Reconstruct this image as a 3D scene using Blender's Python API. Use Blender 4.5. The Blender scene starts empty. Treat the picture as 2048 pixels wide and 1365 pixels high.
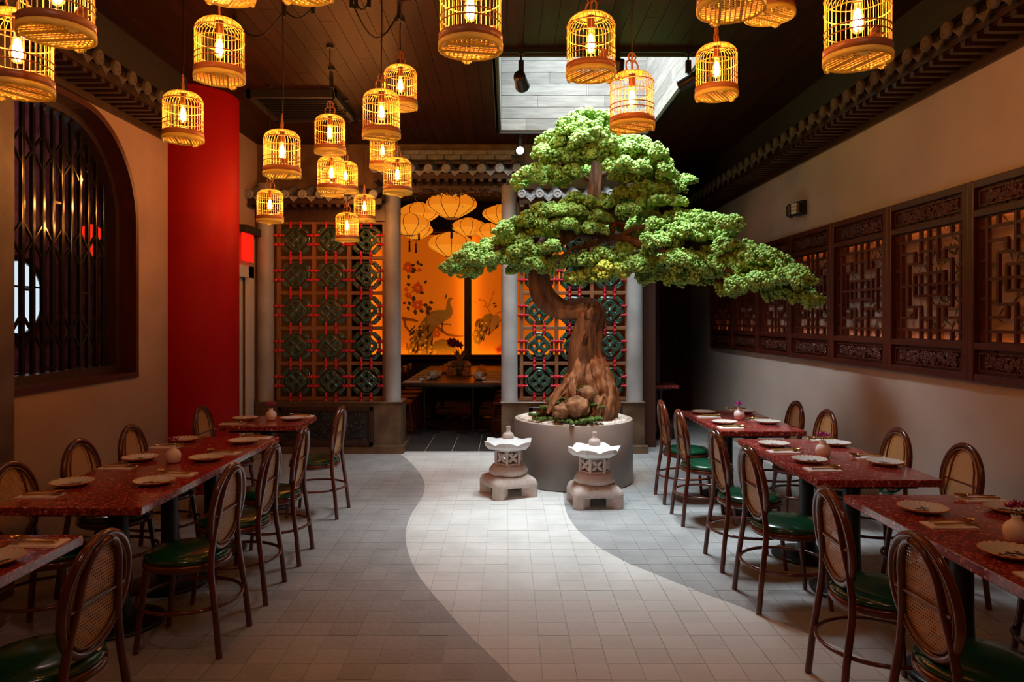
import bpy, math, random
import numpy as np
from mathutils import Matrix, Vector, Euler, noise as mnoise
PI = math.pi
random.seed(7); np.random.seed(7)
scn = bpy.context.scene
COL = scn.collection
# ---------------------------------------------------------------- camera, light, exposure
F, H, CX, CY = 1454.0, 1.65, 1014.0, 640.0      # focal length in px, eye height, principal point of the 2048x1365 frame
cam = bpy.data.cameras.new('camera'); camo = bpy.data.objects.new('camera', cam); COL.objects.link(camo)
camo.location = (0, 0, H); camo.rotation_euler = (PI/2, 0, 0)
cam.sensor_width = 36; cam.lens = 36*F/2048
cam.shift_x = (1024-CX)/2048; cam.shift_y = -(682.5-CY)/2048
cam.clip_start = .05
scn.camera = camo
scn.view_settings.view_transform = 'Standard'; scn.view_settings.look = 'None'
scn.view_settings.exposure = 0.0; scn.view_settings.gamma = 1.0
scn.view_settings.use_curve_mapping = False
scn.cycles.max_bounces = 6; scn.cycles.diffuse_bounces = 3; scn.cycles.glossy_bounces = 3
scn.cycles.transparent_max_bounces = 10; scn.cycles.transmission_bounces = 4
scn.cycles.caustics_reflective = False; scn.cycles.caustics_refractive = False
scn.cycles.use_adaptive_sampling = True; scn.cycles.adaptive_threshold = .03
scn.cycles.sample_clamp_indirect = 4.0
w = bpy.data.worlds.new('world'); scn.world = w; w.use_nodes = True
w.node_tree.nodes['Background'].inputs[0].default_value = (.10, .09, .09, 1)
w.node_tree.nodes['Background'].inputs[1].default_value = .02
CEIL = 3.86                                      # ceiling height
SKY = (-.08, 1.645, 5.98, 8.5)                   # skylight opening: x0, x1, y0, y1
SHAFT_TOP = 6.1
al = bpy.data.lights.new('skylight_daylight', 'AREA'); al.shape = 'RECTANGLE'
al.size = SKY[1]-SKY[0]-.05; al.size_y = SKY[3]-SKY[2]-.05
al.energy = 300; al.spread = math.radians(100); al.color = (.82, .94, 1.0)
alo = bpy.data.objects.new('skylight_daylight', al); COL.objects.link(alo)
alo.location = ((SKY[0]+SKY[1])/2, (SKY[2]+SKY[3])/2, SHAFT_TOP-.30)
alo.rotation_euler = (math.radians(5), math.radians(-9), 0)   # beam leaned back and right to light the right wall, less the foreground
BULB = 480.0                                     # strength of the cage bulbs' filaments

# ---------------------------------------------------------------- materials
def mat(name, col=(.5,.5,.5), rough=.5, metal=0.0, col2=None, nscale=6.0, stretch=None, bump=0.0, bscale=40.0, emit=None, estr=0.0, coat=0.0, spec=.5, detail=4.0, ramp=(.35,.65)):
    m = bpy.data.materials.new(name); m.use_nodes = True
    nt = m.node_tree; b = nt.nodes['Principled BSDF']
    b.inputs['Base Color'].default_value = (*col, 1); b.inputs['Roughness'].default_value = rough
    b.inputs['Metallic'].default_value = metal; b.inputs['Coat Weight'].default_value = coat
    b.inputs['Specular IOR Level'].default_value = spec
    if coat: b.inputs['Coat Roughness'].default_value = .12
    if emit: b.inputs['Emission Color'].default_value = (*emit, 1); b.inputs['Emission Strength'].default_value = estr
    if col2 or bump:
        tc = nt.nodes.new('ShaderNodeTexCoord'); src = tc.outputs['Object']
        if stretch:
            mp = nt.nodes.new('ShaderNodeMapping'); mp.inputs['Scale'].default_value = stretch
            nt.links.new(src, mp.inputs[0]); src = mp.outputs[0]
    if col2:
        n = nt.nodes.new('ShaderNodeTexNoise'); n.inputs['Scale'].default_value = nscale; n.inputs['Detail'].default_value = detail
        nt.links.new(src, n.inputs['Vector'])
        r = nt.nodes.new('ShaderNodeValToRGB'); r.color_ramp.elements[0].position = ramp[0]; r.color_ramp.elements[1].position = ramp[1]
        r.color_ramp.elements[0].color = (*col, 1); r.color_ramp.elements[1].color = (*col2, 1)
        nt.links.new(n.outputs[0], r.inputs[0]); nt.links.new(r.outputs[0], b.inputs['Base Color'])
    if bump:
        n2 = nt.nodes.new('ShaderNodeTexNoise'); n2.inputs['Scale'].default_value = bscale; n2.inputs['Detail'].default_value = 5
        nt.links.new(src, n2.inputs['Vector'])
        bp = nt.nodes.new('ShaderNodeBump'); bp.inputs['Strength'].default_value = bump; bp.inputs['Distance'].default_value = .02
        nt.links.new(n2.outputs[0], bp.inputs['Height']); nt.links.new(bp.outputs[0], b.inputs['Normal'])
    return m
def emis(name, col, s):
    m = bpy.data.materials.new(name); m.use_nodes = True; nt = m.node_tree; nt.nodes.clear()
    o = nt.nodes.new('ShaderNodeOutputMaterial'); e = nt.nodes.new('ShaderNodeEmission')
    e.inputs[0].default_value = (*col, 1); e.inputs[1].default_value = s
    nt.links.new(e.outputs[0], o.inputs[0]); return m
def terrazzo(name):
    m = mat(name, (.2,.03,.03), rough=.16, coat=.3); nt = m.node_tree; b = nt.nodes['Principled BSDF']
    tc = nt.nodes.new('ShaderNodeTexCoord')
    v = nt.nodes.new('ShaderNodeTexVoronoi'); v.inputs['Scale'].default_value = 80; nt.links.new(tc.outputs['Object'], v.inputs['Vector'])
    sp = nt.nodes.new('ShaderNodeSeparateColor'); nt.links.new(v.outputs['Color'], sp.inputs[0])
    r = nt.nodes.new('ShaderNodeValToRGB'); r.color_ramp.interpolation = 'CONSTANT'
    els = r.color_ramp.elements; els[0].position = 0; els[0].color = (.24,.026,.022,1); els[1].position = .28; els[1].color = (.40,.055,.045,1)
    for p, c in ((.52,(.12,.012,.011,1)), (.66,(.50,.11,.085,1)), (.82,(.28,.03,.026,1)), (.95,(.60,.33,.27,1))):
        e = els.new(p); e.color = c
    nt.links.new(sp.outputs[0], r.inputs[0])
    mx = nt.nodes.new('ShaderNodeMix'); mx.data_type = 'RGBA'
    lt = nt.nodes.new('ShaderNodeMath'); lt.operation = 'LESS_THAN'; lt.inputs[1].default_value = .62
    nt.links.new(v.outputs['Distance'], lt.inputs[0]); nt.links.new(lt.outputs[0], mx.inputs[0])
    mx.inputs[6].default_value = (.24,.026,.022,1); nt.links.new(r.outputs[0], mx.inputs[7]); nt.links.new(mx.outputs[2], b.inputs['Base Color'])
    return m
def cane(name):
    m = mat(name, (.50,.27,.09), rough=.5); nt = m.node_tree; b = nt.nodes['Principled BSDF']; out = nt.nodes['Material Output']
    tc = nt.nodes.new('ShaderNodeTexCoord'); sp = nt.nodes.new('ShaderNodeSeparateXYZ'); nt.links.new(tc.outputs['Object'], sp.inputs[0])
    def mth(op, a, bb):
        n = nt.nodes.new('ShaderNodeMath'); n.operation = op
        for i, q in enumerate((a, bb)):
            if q is None: continue
            if isinstance(q, (int, float)): n.inputs[i].default_value = q
            else: nt.links.new(q, n.inputs[i])
        return n.outputs[0]
    k = PI/.0125
    s1 = mth('SINE', mth('MULTIPLY', sp.outputs[1], k), None); s2 = mth('SINE', mth('MULTIPLY', sp.outputs[2], k), None)
    h = mth('GREATER_THAN', mth('ABSOLUTE', mth('MULTIPLY', s1, s2), None), .74)
    tr = nt.nodes.new('ShaderNodeBsdfTransparent'); mx = nt.nodes.new('ShaderNodeMixShader')
    nt.links.new(h, mx.inputs[0]); nt.links.new(b.outputs[0], mx.inputs[1]); nt.links.new(tr.outputs[0], mx.inputs[2]); nt.links.new(mx.outputs[0], out.inputs[0])
    return m
def bulbglass(name):
    m = bpy.data.materials.new(name); m.use_nodes = True; nt = m.node_tree; nt.nodes.clear()
    o = nt.nodes.new('ShaderNodeOutputMaterial'); t = nt.nodes.new('ShaderNodeBsdfTransparent'); t.inputs[0].default_value = (1,.86,.6,1)
    g = nt.nodes.new('ShaderNodeBsdfGlossy'); g.inputs['Roughness'].default_value = .1
    mx = nt.nodes.new('ShaderNodeMixShader'); mx.inputs[0].default_value = .06
    e = nt.nodes.new('ShaderNodeEmission'); e.inputs[0].default_value = (1,.46,.09,1); e.inputs[1].default_value = .8
    a = nt.nodes.new('ShaderNodeAddShader')
    nt.links.new(t.outputs[0], mx.inputs[1]); nt.links.new(g.outputs[0], mx.inputs[2]); nt.links.new(mx.outputs[0], a.inputs[0]); nt.links.new(e.outputs[0], a.inputs[1]); nt.links.new(a.outputs[0], o.inputs[0])
    return m
def glass(name):
    m = bpy.data.materials.new(name); m.use_nodes = True; nt = m.node_tree; nt.nodes.clear()
    o = nt.nodes.new('ShaderNodeOutputMaterial'); t = nt.nodes.new('ShaderNodeBsdfTransparent'); g = nt.nodes.new('ShaderNodeBsdfGlossy'); g.inputs['Roughness'].default_value = .03
    mx = nt.nodes.new('ShaderNodeMixShader'); mx.inputs[0].default_value = .05
    nt.links.new(t.outputs[0], mx.inputs[1]); nt.links.new(g.outputs[0], mx.inputs[2]); nt.links.new(mx.outputs[0], o.inputs[0]); return m
def paper(name, col, s):
    m = mat(name, (.35,.12,.02), rough=.8, emit=col, estr=s); return m

PE = .16
K = dict(
 plaster=mat('plaster', (.37,.232,.155), .8, col2=(.42,.265,.18), nscale=2.5, bump=.12, bscale=6),
 plaster_grey=mat('plaster_grey', (.40,.33,.285), .75, col2=(.46,.385,.335), nscale=1.6, bump=.10, bscale=5),
 white_paint=mat('white_paint', (.62,.56,.50), .6),
 red_paint=mat('red_paint', (.34,.0022,.0015), .55, spec=.15, bump=.03, bscale=5),
 grout=mat('grout', (.52,.50,.48), .9),
 tile_white=mat('tile_white', (.66,.64,.60), .55, col2=(.78,.76,.72), nscale=3, bump=.25, bscale=30),
 tile_grey=mat('tile_grey', (.33,.33,.325), .5, col2=(.42,.42,.415), nscale=3.5, bump=.35, bscale=28),
 tile_dark=mat('tile_dark', (.035,.03,.027), .45, col2=(.055,.048,.042), nscale=3, bump=.2, bscale=20),
 ceil=mat('ceiling_wood', (.020,.0044,.0009), .5, col2=(.030,.0070,.0014), nscale=4, stretch=(6,.6,6), bump=.06, bscale=18, spec=.15),
 ceil_gap=mat('ceiling_gap', (.012,.008,.006), .9),
 dark=mat('dark_paint', (.018,.013,.010), .6),
 shaft=mat('whitewashed_plank', (.15,.135,.12), .6, col2=(.21,.195,.18), nscale=4, stretch=(1.2,1.2,9), bump=.08, bscale=20),
 stone=mat('brown_stone', (.085,.045,.022), .4, col2=(.16,.10,.055), nscale=5, bump=.06, bscale=20),
 concrete=mat('grey_concrete', (.24,.23,.22), .55, col2=(.40,.39,.38), nscale=3.5, stretch=(1,1,.8), bump=.12, bscale=14, ramp=(.3,.7)),
 planter=mat('planter_concrete', (.19,.155,.14), .45, col2=(.25,.21,.19), nscale=2.2, bump=.05, bscale=9),
 rim=mat('planter_rim', (.55,.52,.49), .6),
 pebble=mat('white_pebble', (.85,.84,.82), .6),
 screen_wood=mat('screen_bronze', (.22,.095,.04), .45),
 ceramic=mat('green_ceramic', (.012,.040,.025), .05, col2=(.040,.095,.06), nscale=14, coat=1.0),
 tie=mat('red_lacquer', (.62,.008,.03), .35),
 roof=mat('grey_roof_tile', (.17,.165,.16), .7, col2=(.25,.245,.24), nscale=16, bump=.35, bscale=70),
 roof_side=mat('dusty_roof_tile', (.06,.045,.03), .8, col2=(.10,.075,.05), nscale=10, bump=.2, bscale=50),
 darkwood=mat('dark_wood', (.028,.011,.006), .4, col2=(.05,.02,.010), nscale=5, stretch=(8,8,1)),
 redwood=mat('red_brown_wood', (.050,.009,.004), .35, col2=(.078,.015,.006), nscale=4, stretch=(6,6,1)),
 chairwood=mat('chair_wood', (.085,.016,.006), .2, col2=(.13,.026,.009), nscale=9, coat=.35),
 cane=cane('cane_webbing'), cane_bind=mat('cane_binding', (.20,.085,.03), .45),
 leather=mat('green_leather', (.005,.06,.026), .22, bump=.04, bscale=60, coat=.4),
 terrazzo=terrazzo('red_terrazzo'),
 blackmetal=mat('black_metal', (.012,.012,.012), .35, spec=.4),
 gloss_black=mat('black_lacquer', (.010,.009,.009), .1, coat=.4),
 bamboo=mat('bamboo_cane', (.94,.83,.24), .4), bamboo_dark=mat('bamboo_band', (.40,.15,.06), .4),
 copper=mat('copper_socket', (.42,.15,.06), .4, metal=.5),
 filament=emis('glowing_filament', (1,.40,.125), BULB), bulb=bulbglass('amber_bulb_glass'),
 cord=mat('black_cord', (.008,.007,.006), .5),
 bark=mat('bark', (.070,.028,.012), .65, col2=(.20,.088,.038), nscale=6, stretch=(3.5,3.5,.7), bump=1.0, bscale=9),
 root=mat('root_wood', (.14,.052,.02), .65, col2=(.36,.165,.07), nscale=6, stretch=(3.5,3.5,.9), bump=1.0, bscale=9),
 rock=mat('brown_rock', (.13,.055,.022), .8, col2=(.36,.18,.085), nscale=12, bump=1.0, bscale=20),
 moss=mat('moss', (.05,.10,.015), .9, col2=(.11,.19,.03), nscale=30, bump=.8, bscale=80),
 leaf=mat('pine_foliage', (.10,.24,.030), .65, col2=(.33,.50,.10), nscale=16, ramp=(.3,.7)),
 leaf_lit=mat('spotlit_pine_foliage', (.26,.38,.035), .65, col2=(.46,.58,.10), nscale=16, ramp=(.3,.7)),  # yellower copy: the warm spot's light painted into lower-centre pads
 granite=mat('pale_granite', (.56,.45,.395), .75, col2=(.66,.55,.49), nscale=40, bump=.25, bscale=60),
 granite_toplit=mat('toplit_granite', (.74,.73,.71), .75, bump=.15, bscale=60),  # paler granite for the lantern roofs, skylight from above put into the colour
 porcelain=mat('plate_porcelain', (.62,.60,.56), .25), print_=mat('plate_print', (.04,.015,.015), .3),
 linen=mat('napkin_linen', (.78,.70,.66), .8), gold=mat('gold_cutlery', (.62,.36,.12), .25, metal=.9),
 vase=mat('blush_vase', (.86,.75,.74), .45), petal=mat('magenta_petal', (.42,.012,.22), .5), stem=mat('stem', (.06,.14,.03), .6),
 lantern=paper('lantern_silk', (1,.25,.010), .74), lantern_top=paper('lantern_silk_low', (1,.30,.016), .85), rib=mat('lantern_rib', (.02,.01,.006), .5),
 artground=mat('painted_silk', (.66,.25,.05), .7, emit=(1,.17,.004), estr=.36),
 led=emis('amber_light_strip', (1,.34,.02), 7.0), led2=emis('orange_light_strip', (1,.25,.045), 13.0),
 bamboo_back=mat('painted_backing', (.34,.24,.18), .7), inkgreen=mat('ink_leaf', (.045,.04,.02), .7), inkstalk=mat('ink_stalk', (.22,.13,.05), .7),
 a_green=mat('paint_green', (.34,.20,.035), .7, emit=(0.340,0.100,0.005), estr=PE), a_grey=mat('paint_grey', (.36,.23,.10), .7, emit=(0.360,0.115,0.015), estr=PE), a_brown=mat('paint_brown', (.40,.13,.03), .7, emit=(0.400,0.065,0.004), estr=PE),
 a_pink=mat('paint_coral', (.75,.17,.05), .7, emit=(0.750,0.085,0.007), estr=PE), a_spot=mat('paint_eye', (.75,.42,.14), .7, emit=(0.750,0.210,0.021), estr=PE), a_dark=mat('paint_dark', (.12,.06,.015), .7, emit=(0.120,0.030,0.002), estr=PE), a_pale=mat('paint_pale', (.55,.29,.12), .7, emit=(0.550,0.145,0.018), estr=PE),
 redseat=mat('red_leather', (.17,.008,.005), .4), teawood=mat('dining_wood', (.030,.012,.005), .3, col2=(.05,.020,.009), nscale=4, stretch=(6,1,6)),
 figurine=mat('clay_figurine', (.55,.27,.15), .6), bluewhite=mat('blue_white_china', (.62,.62,.60), .2, col2=(.20,.22,.24), nscale=26, ramp=(.58,.62)),
 orchid=mat('dark_red_petal', (.22,.006,.014), .5), pot=mat('dark_pot', (.10,.08,.075), .4, col2=(.28,.22,.2), nscale=30, ramp=(.5,.55)),
 curtain=mat('brown_curtain', (.075,.020,.009), .8), pinkpaper=mat('pink_wallpaper', (.17,.04,.075), .7, col2=(.36,.13,.17), nscale=5, detail=6, ramp=(.4,.62)),
 sign=emis('red_sign_glow', (1,.012,.004), 1.6), redglow=emis('red_lantern_glow', (1,.02,.008), 1.2), dayround=emis('daylit_round_window', (.75,.9,1), 1.0),
 lamp_on=emis('spot_lamp_glow', (1,.62,.34), 30.0), lens=mat('lamp_lens', (.55,.52,.48), .25), clear=glass('clear_glass'), grille=mat('steel_grille', (.4,.4,.4), .4, metal=.6),
)

def translucent(m, f, col):
    nt = m.node_tree; b = nt.nodes['Principled BSDF']; out = nt.nodes['Material Output']
    t = nt.nodes.new('ShaderNodeBsdfTranslucent'); t.inputs[0].default_value = (*col, 1)
    mx = nt.nodes.new('ShaderNodeMixShader'); mx.inputs[0].default_value = f
    nt.links.new(b.outputs[0], mx.inputs[1]); nt.links.new(t.outputs[0], mx.inputs[2]); nt.links.new(mx.outputs[0], out.inputs[0])
translucent(K['bamboo'], .4, (.95,.82,.16))
def vary(m, lo, hi):
    nt = m.node_tree; b = nt.nodes['Principled BSDF']; src = b.inputs['Base Color'].links[0].from_socket
    oi = nt.nodes.new('ShaderNodeObjectInfo'); mr = nt.nodes.new('ShaderNodeMapRange'); mr.inputs[3].default_value = lo; mr.inputs[4].default_value = hi
    nt.links.new(oi.outputs['Random'], mr.inputs[0])
    mx = nt.nodes.new('ShaderNodeMix'); mx.data_type = 'RGBA'; mx.blend_type = 'MULTIPLY'; mx.inputs[0].default_value = 1
    nt.links.new(src, mx.inputs[6]); nt.links.new(mr.outputs[0], mx.inputs[7]); nt.links.new(mx.outputs[2], b.inputs['Base Color'])
vary(K['shaft'], .72, 1.25); vary(K['ceil'], .7, 1.3); vary(K['tile_white'], .93, 1.03); vary(K['tile_grey'], .86, 1.10)
# ---------------------------------------------------------------- mesh helpers
class MB:
    def __init__(s): s.v=[]; s.f=[]; s.mi=[]; s.sm=[]; s.M=None
    def add(s, vs, fs, mi=0, smooth=False):
        o = len(s.v)
        if s.M is not None: vs = [tuple(s.M @ Vector(p)) for p in vs]
        s.v += [tuple(p) for p in vs]; s.f += [tuple(i+o for i in f) for f in fs]
        s.mi += [mi]*len(fs); s.sm += [smooth]*len(fs)
        return s
    def box(s, x0,y0,z0,x1,y1,z1, mi=0, b=0.0):
        if x0>x1: x0,x1=x1,x0
        if y0>y1: y0,y1=y1,y0
        if z0>z1: z0,z1=z1,z0
        if b <= 0:
            vs=[(x0,y0,z0),(x1,y0,z0),(x1,y1,z0),(x0,y1,z0),(x0,y0,z1),(x1,y0,z1),(x1,y1,z1),(x0,y1,z1)]
            return s.add(vs, [(0,3,2,1),(4,5,6,7),(0,1,5,4),(1,2,6,5),(2,3,7,6),(3,0,4,7)], mi)
        def ring(z, i): return [(x0+i,y0,z),(x1-i,y0,z),(x1,y0+i,z),(x1,y1-i,z),(x1-i,y1,z),(x0+i,y1,z),(x0,y1-i,z),(x0,y0+i,z)]
        def ring2(z, j): return [(x0+b+j*0,y0+j,z),(x1-b,y0+j,z),(x1-j,y0+b,z),(x1-j,y1-b,z),(x1-b,y1-j,z),(x0+b,y1-j,z),(x0+j,y1-b,z),(x0+j,y0+b,z)]
        vs = ring2(z0,b)+ring(z0+b,b)+ring(z1-b,b)+ring2(z1,b); fs=[tuple(range(7,-1,-1)), tuple(range(24,32))]
        for k in range(3):
            for i in range(8): fs.append((k*8+i, k*8+(i+1)%8, (k+1)*8+(i+1)%8, (k+1)*8+i))
        return s.add(vs, fs, mi)
    def tube(s, pts, r, n=8, closed=False, mi=0, smooth=True, sq=None):
        pts=[Vector(p) for p in pts]; m=len(pts)
        rs = r if isinstance(r,(list,tuple)) else [r]*m
        vs=[]; fs=[]; N=None
        for i in range(m):
            if closed: t=pts[(i+1)%m]-pts[i-1]
            else: t=pts[min(i+1,m-1)]-pts[max(i-1,0)]
            if t.length<1e-9: t=Vector((0,0,1))
            t.normalize()
            if N is None:
                N=Vector((0,0,1)) if abs(t.z)<.9 else Vector((1,0,0))
            N=(N-t*N.dot(t))
            if N.length<1e-6: N=t.orthogonal()
            N.normalize(); B=t.cross(N)
            for k in range(n):
                a=2*PI*k/n; q=sq(i/(m-1 if m>1 else 1),a) if sq else 1
                vs.append(pts[i]+(N*math.cos(a)+B*math.sin(a))*rs[i]*q)
        L = m if closed else m-1
        for i in range(L):
            j=(i+1)%m
            for k in range(n): fs.append((i*n+k,i*n+(k+1)%n,j*n+(k+1)%n,j*n+k))
        s.add(vs,fs,mi,smooth)
        if not closed:
            s.add(vs[:n],[tuple(range(n-1,-1,-1))],mi); s.add(vs[-n:],[tuple(range(n))],mi)
        return s
    def ring(s, c, R, r, n=32, k=6, mi=0, axis='z'):
        pts=[]
        for i in range(n):
            a=2*PI*i/n
            p=(R*math.cos(a),R*math.sin(a),0)
            if axis=='y': p=(p[0],0,p[1])
            if axis=='x': p=(0,p[0],p[1])
            pts.append((c[0]+p[0],c[1]+p[1],c[2]+p[2]))
        return s.tube(pts,r,k,True,mi)
    def lathe(s, prof, n=24, c=(0,0,0), mi=0, smooth=True, wave=None, caps=True):
        vs=[]; fs=[]
        for (r,z) in prof:
            for k in range(n):
                a=2*PI*k/n; q=wave(a,r,z) if wave else 1
                vs.append((c[0]+r*q*math.cos(a),c[1]+r*q*math.sin(a),c[2]+z))
        for i in range(len(prof)-1):
            for k in range(n): fs.append((i*n+k,i*n+(k+1)%n,(i+1)*n+(k+1)%n,(i+1)*n+k))
        s.add(vs,fs,mi,smooth)
        if not caps: return s
        if prof[0][0]>1e-4: s.add(vs[:n],[tuple(range(n-1,-1,-1))],mi)
        if prof[-1][0]>1e-4: s.add(vs[-n:],[tuple(range(n))],mi)
        return s
    def prism(s, poly, a, b, plane='xy', mi=0, smooth=False):
        """polygon extruded from a to b along the axis normal to the plane"""
        def P(p,h): return {'xy':(p[0],p[1],h),'xz':(p[0],h,p[1]),'yz':(h,p[0],p[1])}[plane]
        n=len(poly); vs=[P(p,a) for p in poly]+[P(p,b) for p in poly]
        fs=[tuple(range(n-1,-1,-1)),tuple(range(n,2*n))]
        fs+=[(i,(i+1)%n,n+(i+1)%n,n+i) for i in range(n)]
        return s.add(vs,fs,mi,smooth)
    def ball(s, c, r, n=10, m=6, mi=0):
        r = r if isinstance(r,(tuple,list)) else (r,r,r); vs=[]; fs=[]
        for i in range(m+1):
            t=PI*i/m
            for k in range(n):
                a=2*PI*k/n; vs.append((c[0]+r[0]*math.sin(t)*math.cos(a),c[1]+r[1]*math.sin(t)*math.sin(a),c[2]-r[2]*math.cos(t)))
        for i in range(m):
            for k in range(n): fs.append((i*n+k,i*n+(k+1)%n,(i+1)*n+(k+1)%n,(i+1)*n+k))
        return s.add(vs,fs,mi,True)
    def mesh(s, name, mats):
        me=bpy.data.meshes.new(name); me.from_pydata(s.v,[],s.f)
        for m in (mats if isinstance(mats,(list,tuple)) else [mats]): me.materials.append(m)
        if any(s.mi): me.polygons.foreach_set('material_index',s.mi)
        me.polygons.foreach_set('use_smooth',s.sm); me.update(); return me
def link(name, me, parent=None, loc=None, rot=None):
    o=bpy.data.objects.new(name,me); COL.objects.link(o)
    if parent: o.parent=parent
    if loc is not None: o.location=loc
    if rot is not None: o.rotation_euler=rot
    return o
def part(name, mb, mats, parent=None, loc=None, rot=None, label=None, stuff=False):
    o=link(name, mb.mesh(name,mats), parent, loc, rot)
    if label: o['label']=label
    if stuff: o['kind']='stuff'
    return o
def tag(o, label, cat, group=None):
    o['label']=label; o['category']=cat
    if group: o['group']=group
    return o
def thing(name, label, cat, loc=(0,0,0), rz=0.0, group=None):
    o=bpy.data.objects.new(name,None); COL.objects.link(o); o.location=loc; o.rotation_euler=(0,0,rz); o.empty_display_size=.1
    return tag(o,label,cat,group)
def struct(name, mb, mats, parent=None):
    o=part(name,mb,mats,parent)
    if not parent: o['kind']='structure'
    return o
def struct_root(name, loc=(0,0,0), rz=0):
    o=bpy.data.objects.new(name,None); COL.objects.link(o); o.location=loc; o.rotation_euler=(0,0,rz); o['kind']='structure'; return o
def copy_tree(o, parent=None):
    c=o.copy(); COL.objects.link(c); c.parent=parent
    for ch in [x for x in o.children]: copy_tree(ch,c)
    return c
def W(x, y, d): return ((x-CX)*d/F, d, H-(y-CY)*d/F)     # photo pixel at distance d -> world point
def ellipse(cx, cy, rx, ry, n=16): return [(cx+rx*math.cos(2*PI*i/n), cy+ry*math.sin(2*PI*i/n)) for i in range(n)]
# ================================================================ THE SETTING
XL, XR, YF, YB = -3.15, 3.1, -1.6, 9.2
ARCH = (3.55, 6.15, 1.197, 2.45, .8)             # y0, y1, sill z, spring z, corner radius
def arch_path(i=0.0, n=12):
    """outline (y,z) of the arched window, shrunk by i, from the lower near corner up and over to the lower far corner"""
    y0,y1,zb,zs,r=ARCH; y0+=i; y1-=i; r=r-i; top=zs+r
    p=[(y0,zb+i),(y0,zs)]
    p+=[(y0+r-r*math.cos(PI/2*k/n), zs+r*math.sin(PI/2*k/n)) for k in range(1,n+1)]
    p+=[(y1-r+r*math.sin(PI/2*k/n), zs+r*math.cos(PI/2*k/n)) for k in range(0,n+1)]
    p+=[(y1,zb+i)]
    return p
# --- floor slab with joints, tiles laid into it
fl=MB(); fl.box(-5.4,YF,-.12,XR+.2,15.3,-.004)
floor=struct('floor',fl,K['grout'])
def curve(pts): return sorted([( (x-CX)*(F*H/(y-CY))/F, F*H/(y-CY)) for x,y in pts], key=lambda q:q[1])
LC=curve([(1075,1395),(1031,1364),(990,1320),(951,1285),(902,1231),(875,1200),(840,1157),(829,1138),(817,1110),(812,1088),(810.5,1068),(813,1054),(817,1042),(822,1030),(830,1017),(838,1005),(845,993),(849,983),(850,973),(849,965),(845,956),(838,945),(829,934),(816,921),(802,910),(797,905)])
RC=curve([(1960,1430),(1790,1345),(1700,1305),(1621,1271),(1526,1231),(1443,1200),(1363,1171),(1305,1146),(1278,1139),(1240,1117),(1219,1109),(1183,1085.5),(1153.5,1059),(1143,1045),(1135,1032),(1129,1010),(1127,989),(1122,975),(1105,955),(1070,935),(1035,918),(1005,903)])
def cx_at(C, y):
    if y<=C[0][1]:
        (xa,ya),(xb,yb)=C[0],C[1]
    elif y>=C[-1][1]: return C[-1][0]
    else:
        for i in range(len(C)-1):
            if C[i][1]<=y<=C[i+1][1]: (xa,ya),(xb,yb)=C[i],C[i+1]; break
    return xa+(xb-xa)*(y-ya)/(yb-ya)
def clip(poly, f):
    out=[]; n=len(poly)
    for i in range(n):
        a,b=poly[i],poly[(i+1)%n]; fa,fb=f(a),f(b)
        if fa>=0: out.append(a)
        if (fa>=0)!=(fb>=0):
            t=fa/(fa-fb); out.append((a[0]+(b[0]-a[0])*t,a[1]+(b[1]-a[1])*t))
    return out
T=.1577; X0=.007; Y0=3.327-12*T; G=.0016
cells=[]
for j in range(0,68):
    ya,yb=Y0+j*T,Y0+(j+1)*T
    la,lb,ra,rb=cx_at(LC,ya),cx_at(LC,yb),cx_at(RC,ya),cx_at(RC,yb)
    for i in range(-20,20):
        xa,xb=X0+i*T,X0+(i+1)*T
        if xa<XL-.01 or xb>XR+.01: continue
        if ya>8.99 and not (xa>1.7 or (yb<9.125 and xa>-1.32 and xb<-.05)): continue
        sq=[(xa+G,ya+G),(xb-G,ya+G),(xb-G,yb-G),(xa+G,yb-G)]
        dl=lambda p: p[0]-(la+(lb-la)*(p[1]-ya)/T); dr=lambda p:(ra+(rb-ra)*(p[1]-ya)/T)-p[0]
        wh=clip(clip(sq,dl),dr); gl=clip(sq,lambda p:-dl(p)-.0007); gr=clip(sq,lambda p:-dr(p)-.0007)
        ym=(ya+yb)/2; inview=abs((xa+xb)/2)<ym*.74 and ym>3.2
        for pg,mn in ((wh,'tile_white'),(gl,'tile_grey'),(gr,'tile_grey')):
            if len(pg)>=3: cells.append((ym if inview else 99+ym,pg,mn,(xa,ya)))
cells.sort(key=lambda c:c[0])
full={}
def tile_mesh(pg,mn,org,hz):
    m=MB(); m.prism([(p[0]-org[0],p[1]-org[1]) for p in pg],-.006,hz); return m.mesh('tile',K[mn])
for n,(ym,pg,mn,org) in enumerate(cells[:298]):
    hz=random.choice((0,.0006,-.0005))
    ar=abs(sum(pg[i][0]*pg[(i+1)%len(pg)][1]-pg[(i+1)%len(pg)][0]*pg[i][1] for i in range(len(pg))))/2
    key=(mn,hz)
    if len(pg)==4 and ar>.0234:
        if key not in full: full[key]=tile_mesh(pg,mn,org,hz)
        me=full[key]
    else: me=tile_mesh(pg,mn,org,hz)
    link('tile',me,floor,(org[0],org[1],0))
for mn,nm in (('tile_white','pale_tile_field'),('tile_grey','grey_tile_field')):
    m=MB()
    for (ym,pg,q,org) in cells[298:]:
        if q==mn: m.prism(pg,-.006,random.choice((0,.0006,-.0005)))
    part(nm,m,K[mn],floor,stuff=True)
for j in range(9):                                # big dark tiles of the dining room behind
    for i in range(-9,6):
        xa,ya=-.02+i*.337,9.13+j*.655
        if xa<XL or xa+.337>1.76: continue
        key=('tile_dark',0)
        if key not in full:
            m=MB(); m.prism([(.003,.003),(.334,.003),(.334,.652),(.003,.652)],-.006,0); full[key]=m.mesh('dark_tile',K['tile_dark'])
        if j<2: link('dark_tile',full[key],floor,(xa,ya,0))
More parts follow.
